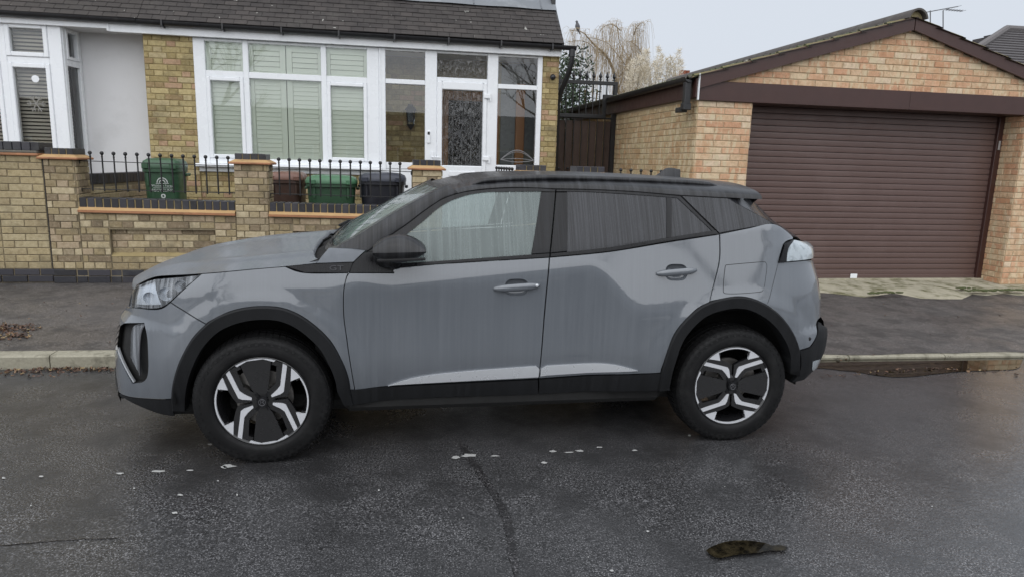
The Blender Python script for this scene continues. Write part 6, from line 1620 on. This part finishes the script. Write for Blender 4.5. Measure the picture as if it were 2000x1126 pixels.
# bare weeping willow far behind the garage
WYd = 15.0
wt = empty('willow_tree', ony(1212, 222, WYd)); tag(wt, 'bare weeping willow with arching golden branches behind the side gate', 'tree')
def wp(px, py, dy=0): return ony(px, py, WYd+dy)
limbs = [[(1214,240),(1212,200),(1204,160),(1193,125),(1180,105),(1165,92),(1152,78),(1140,65),(1128,61),(1112,59)], [(1235,150),(1222,128),(1210,112),(1196,95),(1188,85),(1170,78),(1155,74)], [(1230,115),(1218,98),(1209,78),(1205,55),(1203,40)], [(1232,110),(1234,90),(1237,70),(1237,48)], [(1265,130),(1255,108),(1245,92),(1232,82),(1222,82)], [(1180,105),(1165,100),(1150,85),(1130,80),(1105,83)], [(1270,140),(1262,120),(1240,118),(1225,116)], [(1212,60),(1200,50),(1190,48),(1178,54),(1172,62)], [(1238,68),(1243,55),(1250,47),(1258,43)], [(1209,150),(1219,140),(1228,130),(1234,110)], [(1213,200),(1222,170),(1236,140),(1265,130)], [(1210,170),(1216,145),(1232,110)]]
tr = MB(); tw = MB()
for i, lb in enumerate(limbs):
    dy = RW.uniform(-1.2, 1.2) if i else 0
    pts = [wp(x, y, dy*min(1, k/4)) for k, (x, y) in enumerate(spline(lb, 4))]
    n = len(pts); r0 = .055 if i == 0 else .016
    tr.tube(pts, [max(.008, r0*(1-k/n)**.9) for k in range(n)], 6)
    for k in range(n):
        if i == 0 and k < n*.30: continue
        for j in range(5):
            p0 = pts[k]+Vector((RW.uniform(-.1, .1), RW.uniform(-.3, .3), RW.uniform(-.05, .05))); L_ = RW.uniform(.4, 1.7); dx = RW.uniform(-.5, .5); tw_p = []
            for s in range(6):
                t = s/5; tw_p.append(p0+Vector((dx*(t-.35*t*t), RW.uniform(-.05, .05), .18*t*(1-t)*2-L_*t*t)))
            tw.tube(tw_p, [.0045, .004, .0035, .003, .003, .0025], 3, False)
# a trunk below the roof line so that it stands on the ground
g0 = wp(1214, 240); tr.tube([(g0.x+.15, g0.y, -.05), (g0.x+.05, g0.y, 1.2), g0], [.12, .08, .055], 8)
tr.build('trunk', BARK, wt, world=True, smooth=True); tw.build('twigs', TWIG, wt, world=True)
BIRDM = simple('pigeon_feather', (.10,.10,.11), .8, var=.3, vs=30)
pg = wp(1128, 60); bd_ = empty('pigeon', (pg.x, pg.y, pg.z)); tag(bd_, 'small grey pigeon perched on the arching willow branch', 'bird')
q = MB(); rows = []
for (z, x, r) in ((-.06, .05, .008), (-.0, .02, .028), (.05, .005, .062), (.11, -.005, .072), (.16, -.01, .055), (.20, -.02, .034), (.225, -.03, .036), (.25, -.033, .03), (.265, -.035, .004)):
    rows.append([(x+r*math.cos(a), r*math.sin(a)*.9, z) for a in [2*math.pi*k/12 for k in range(13)]])
q.grid(rows); q.tube([(-.06, 0, .232), (-.085, 0, .226)], [.008, .002], 6); q.tube([(.03, 0, .03), (.075, 0, -.10)], [.03, .012], 6); q.build('body', BIRDM, bd_, True)
# evergreen shrub behind the side gate
EVG = leafmat('evergreen_leaf', [(.022,.042,.018), (.035,.062,.024), (.048,.078,.034), (.028,.050,.022), (.06,.095,.045)])
sY = 9.0
es = empty('evergreen_shrub', (ony(1130, 200, sY).x, sY, .4)); tag(es, 'dense dark evergreen shrub rising behind the spear-topped side gate', 'shrub')
q = MB()
for k in range(34):
    px, py = RW.uniform(1068, 1170), RW.uniform(118, 300)
    if py < 118+max(0, abs(px-1120)-25)*1.2: continue
    c = ony(px, py, sY+RW.uniform(-.5, .6)); leaf_cloud(q, c, (.30, .35, .30), 150, .075, RW)
for (px, py) in ((1128,112),(1141,104),(1112,122),(1152,128)): leaf_cloud(q, ony(px, py, sY), (.07, .1, .22), 50, .07, RW)
q.build('crown', EVG, es, world=True, fix=False)
q = MB(); b0 = ony(1130, 200, sY)
for k in range(4): q.tube([(b0.x+.1*k-.15, sY, .3), (b0.x+.15*k-.2, sY, 1.5), (b0.x+.25*k-.35, sY+.1, 3.0)], [.05, .04, .015], 6)
q.build('stems', BARK, es, world=True)
# pampas grass plumes
PAMP = leafmat('pampas_plume', [(.74,.68,.57), (.80,.75,.64), (.68,.61,.50), (.77,.71,.60)], .9); PAML = leafmat('dry_grass_blade', [(.30,.22,.10), (.38,.29,.15), (.24,.17,.08)], .8)
pY = 11.5
for (grp, lab) in (([(1238,118),(1250,110),(1228,128),(1262,108),(1245,140),(1256,135),(1232,150)], 'broad clump of cream pampas plumes beside the willow trunk'), ([(1290,103),(1283,118),(1275,130),(1296,125),(1268,140)], 'upright cream pampas clump with one tall pointed plume above the garage roof'), ([(1322,108),(1314,122),(1305,135),(1326,128)], 'small leaning clump of cream pampas plumes next to the red chimney')):
    b0 = ony(sum(p_[0] for p_ in grp)/len(grp), 215, pY); pt = empty('pampas_grass', (b0.x, pY, .1)); tag(pt, lab, 'plant', 'pampas grass behind the garage')
    q = MB(); ql = MB()
    for (px, py) in grp:
        top = ony(px, py, pY+RW.uniform(-.3, .3)); base = Vector((b0.x+RW.uniform(-.12, .12), pY, .1)); ql.tube([base, base.lerp(top, .5)+Vector((0, 0, .1)), top+Vector((0, 0, -.35))], .008, 4)
        H = .75; lean = RW.uniform(-.12, .22)
        for k in range(420):
            t = RW.random(); wd = .15*math.sin(math.pi*min(1, .12+t*.86))**.8; a = RW.uniform(0, 6.283); rr0 = wd*RW.random()**.5*.5
            p_ = top+Vector((lean*(t-1)*-1*0+lean*(1-t)*0+rr0*math.cos(a)+lean*t*t*.6, rr0*math.sin(a), -H*(1-t)+.12))
            d = Vector((math.cos(a)*.5+lean, math.sin(a)*.5, RW.uniform(-.1, .9))); d.normalize(); L_ = RW.uniform(.05, .13)
            e = d.cross(Vector((RW.gauss(0, 1), RW.gauss(0, 1), RW.gauss(0, 1)))); e.normalize(); e *= .006
            q.add([p_-e, p_+e, p_+d*L_], [(0, 1, 2)])
    for k in range(260):
        a = RW.uniform(0, 6.283); b1_ = Vector((b0.x+.15*math.cos(a), pY+.15*math.sin(a), .1)); h = RW.uniform(1.4, 2.9); o_ = RW.uniform(.1, .7)
        pts = [b1_, b1_+Vector((o_*.25*math.cos(a), o_*.25*math.sin(a), h*.55)), b1_+Vector((o_*.6*math.cos(a), o_*.6*math.sin(a), h*.95)), b1_+Vector((o_*math.cos(a), o_*math.sin(a), h*.8))]
        ql.tube(pts, [.008, .008, .006, .002], 3, False)
    q.build('plumes', PAMP, pt, world=True, fix=False); ql.build('blades', PAML, pt, world=True)
# ivy-brown stump seen between willow and pampas
q = MB(); c = ony(1235, 205, 12.5); RW2 = random.Random(5)
st = empty('conifer_hedge', (c.x, 12.5, .1)); tag(st, 'dry golden-brown clipped conifer stump beside the pampas plumes', 'shrub')
for k in range(26): leaf_cloud(q, (c.x+RW2.uniform(-.22, .22), 12.5+RW2.uniform(-.2, .2), c.z+RW2.uniform(-.7, .28)), (.12, .12, .2), 60, .07, RW2)
q.build('crown', leafmat('dry_conifer', [(.30,.20,.07), (.36,.25,.10), (.24,.16,.06)], .9), st, world=True, fix=False)
q = MB(); q.tube([(c.x, 12.5, .0), (c.x, 12.5, c.z)], .12, 8); q.build('trunk', BARK, st, world=True)
# house beyond on the right with hipped roof
fh = empty('far_house', (22, 19, 0)); tag(fh, 'distant house with a grey hipped tiled roof beyond the right end of the garage', 'house')
fY = 17.0
FT = simple('far_roof_tile', (.085,.078,.08), .7, var=.2, vs=2)
E0 = ony(1885, 78, fY); rdg0 = ony(1966, 59, fY+3.5); rdg1 = ony(2120, 38, fY+3.5)
ze = ony(1985, 150, fY).z
A0 = Vector((ony(1840,150,fY).x, fY, ze)); A1 = Vector((rdg1.x+8, fY, ze)); A2 = Vector((A1.x, fY+7, ze)); A3 = Vector((A0.x, fY+7, ze)); R0 = Vector((rdg0.x, fY+3.5, rdg0.z)); R1 = Vector((A1.x, fY+3.5, rdg0.z+.1))
nrow = 18
for r in range(nrow):
    t0, t1 = r/nrow, (r+1)/nrow
    a, b_, c_, d_ = A0.lerp(R0, t0), A1.lerp(R1, t0), A1.lerp(R1, t1), A0.lerp(R0, t1)
    q = MB(); lift = Vector((0, -.02, .045)); q.add([a+lift, b_+lift, c_, d_, a, b_], [(0,1,2,3), (4,5,1,0)]); q.build('tile_course', FT, fh, world=True)
    a, b_, c_, d_ = A3.lerp(R0, t0), A0.lerp(R0, t0), A0.lerp(R0, t1), A3.lerp(R0, t1)
    q = MB(); lift = Vector((-.02, 0, .045)); q.add([a+lift, b_+lift, c_, d_, a, b_], [(0,1,2,3), (4,5,1,0)]); q.build('tile_course', FT, fh, world=True)
q = MB(); q.tube([A0+Vector((0, 0, .06)), R0+Vector((0, 0, .06))], .13, 8); q.build('hip_tiles', simple('hip_tile', (.13,.12,.12), .8), fh, world=True); q = MB(); q.tube([R0+Vector((0, 0, .06)), R1+Vector((0, 0, .06))], .13, 8); q.build('ridge_tiles', bpy.data.materials['hip_tile'], fh, world=True)
q = MB(); q.box(A0.x+.4, A1.x-.4, fY+.4, fY+6.6, 0, ze); q.build('wall', NBRICK, fh, world=True)
# red chimney and aerials
def aerial(px, py, Y, boom, label, tilt=0):
    b0 = ony(px, py, Y); t = empty('tv_aerial', (b0.x, Y, b0.z-1.0)); tag(t, label, 'aerial', 'television aerials above the roofs')
    (ax, ay), (bx_, by_) = boom; A_, B_ = ony(ax, ay, Y), ony(bx_, by_, Y); mid = ony(px, (ay+by_)/2 if not tilt else tilt, Y)
    q = MB(); q.tube([(b0.x, Y, b0.z-2.5), b0, mid], .018, 6); q.build('mast', STEELG, t, world=True)
    q = MB(); q.tube([A_, B_], .014, 6); q.build('boom', STEELG, t, world=True)
    for k in range(7):
        c_ = A_.lerp(B_, k/6); q = MB(); q.tube([c_+Vector((0, -.14, 0)), c_+Vector((0, .14, 0))], .006, 4); q.build('element', STEELG, t, world=True)
STEELG = simple('aerial_metal', (.16,.16,.17), .5, metal=.5)
aerial(1817, 50, 16.0, ((1800,26),(1871,13)), 'thin television aerial with a long tilted boom behind the garage ridge', 21)
aerial(1842, 56, 16.5, ((1848,19),(1880,22)), 'shorter television aerial on a leaning mast beside the long one', 21)
RED = simple('red_chimney_brick', (.24,.085,.05), .9, var=.2, vs=6)
cY = 26.0; c = ony(1336, 146, cY); ch = empty('chimney_stack', (c.x, cY, 0)); tag(ch, 'distant red brick chimney with pots beyond the pampas plumes', 'chimney')
q = MB(); q.bbox(c.x-.28, c.x+.28, cY-.25, cY+.25, 0, c.z, .02); q.build('stack', RED, ch, world=True)
for k in (-.16, .02, .18):
    q = MB(); q.lathe([(.08, 0), (.085, .14), (.10, .17), (.09, .18)], 10, 'z', (c.x+k, cY, c.z)); q.build('pot', RED, ch, world=True)
# ================================================================== ACROSS THE ROAD (seen only in reflections)
op = empty('opposite_house', (0, -41, 0)); tag(op, 'brick terrace across the road mirrored in windows and paintwork', 'house')
q = MB(); q.box(-30, 30, -48, -41.2, 0, 2.7); q.build('wall', NBRICK, op, world=True)
q = MB(); q.prism([(-41.0, 2.6), (-48.2, 2.6), (-44.6, 5.4)], -30.2, 30.2, 'x'); q.build('roof', SLATE, op, world=True)
for k in range(14):
    x = -28+k*4
    for z in (.9,):
        q = MB(); q.bbox(x, x+1.5, -41.22, -41.1, z, z+1.5, .02); w_ = q.build('window', UPVC, op, world=True)
        q = MB(); q.box(x+.1, x+1.4, -41.1, -41.09, z+.1, z+1.4); q.build('pane', CAVITY, w_)
for i, (x, y) in enumerate(((-6.5, -9.6), (6.0, -10.2))):
    t = empty('street_tree', (x, y, .1)); tag(t, ('bare street tree across the road opposite the neighbouring house', 'bare street tree across the road opposite the garage')[i], 'tree', 'bare trees across the road')
    q = MB(); rt_ = random.Random(40+i)
    def grow(p0, d, L_, r, lv):
        p1 = p0+d*L_; mid = p0.lerp(p1, .5)+Vector((rt_.gauss(0, .05), rt_.gauss(0, .05), 0))*L_; q.tube([p0, mid, p1], [r, r*.82, r*.62], 5 if lv < 2 else 3, False)
        if lv >= 5: return
        for k in range(3):
            e = (d+Vector((rt_.gauss(0, .48), rt_.gauss(0, .48), rt_.gauss(.12, .25)))); e.normalize(); grow(p1, e, L_*rt_.uniform(.62, .82), r*.6, lv+1)
    grow(Vector((x, y, .1)), Vector((0, 0, 1)), 1.9, .16, 0); q.build('branches', BARK, t, world=True)

def copy_tree(o, parent=None):
    c = o.copy(); COL.objects.link(c)
    if parent is not None: c.parent = parent
    for ch in o.children: copy_tree(ch, c)
    return c
oc = copy_tree(car); oc.location = (1.2, -7.15, 0); oc.rotation_euler = (0, 0, math.pi)
tag(oc, 'second grey SUV parked across the road, mirrored faintly in the near door panels', 'car')
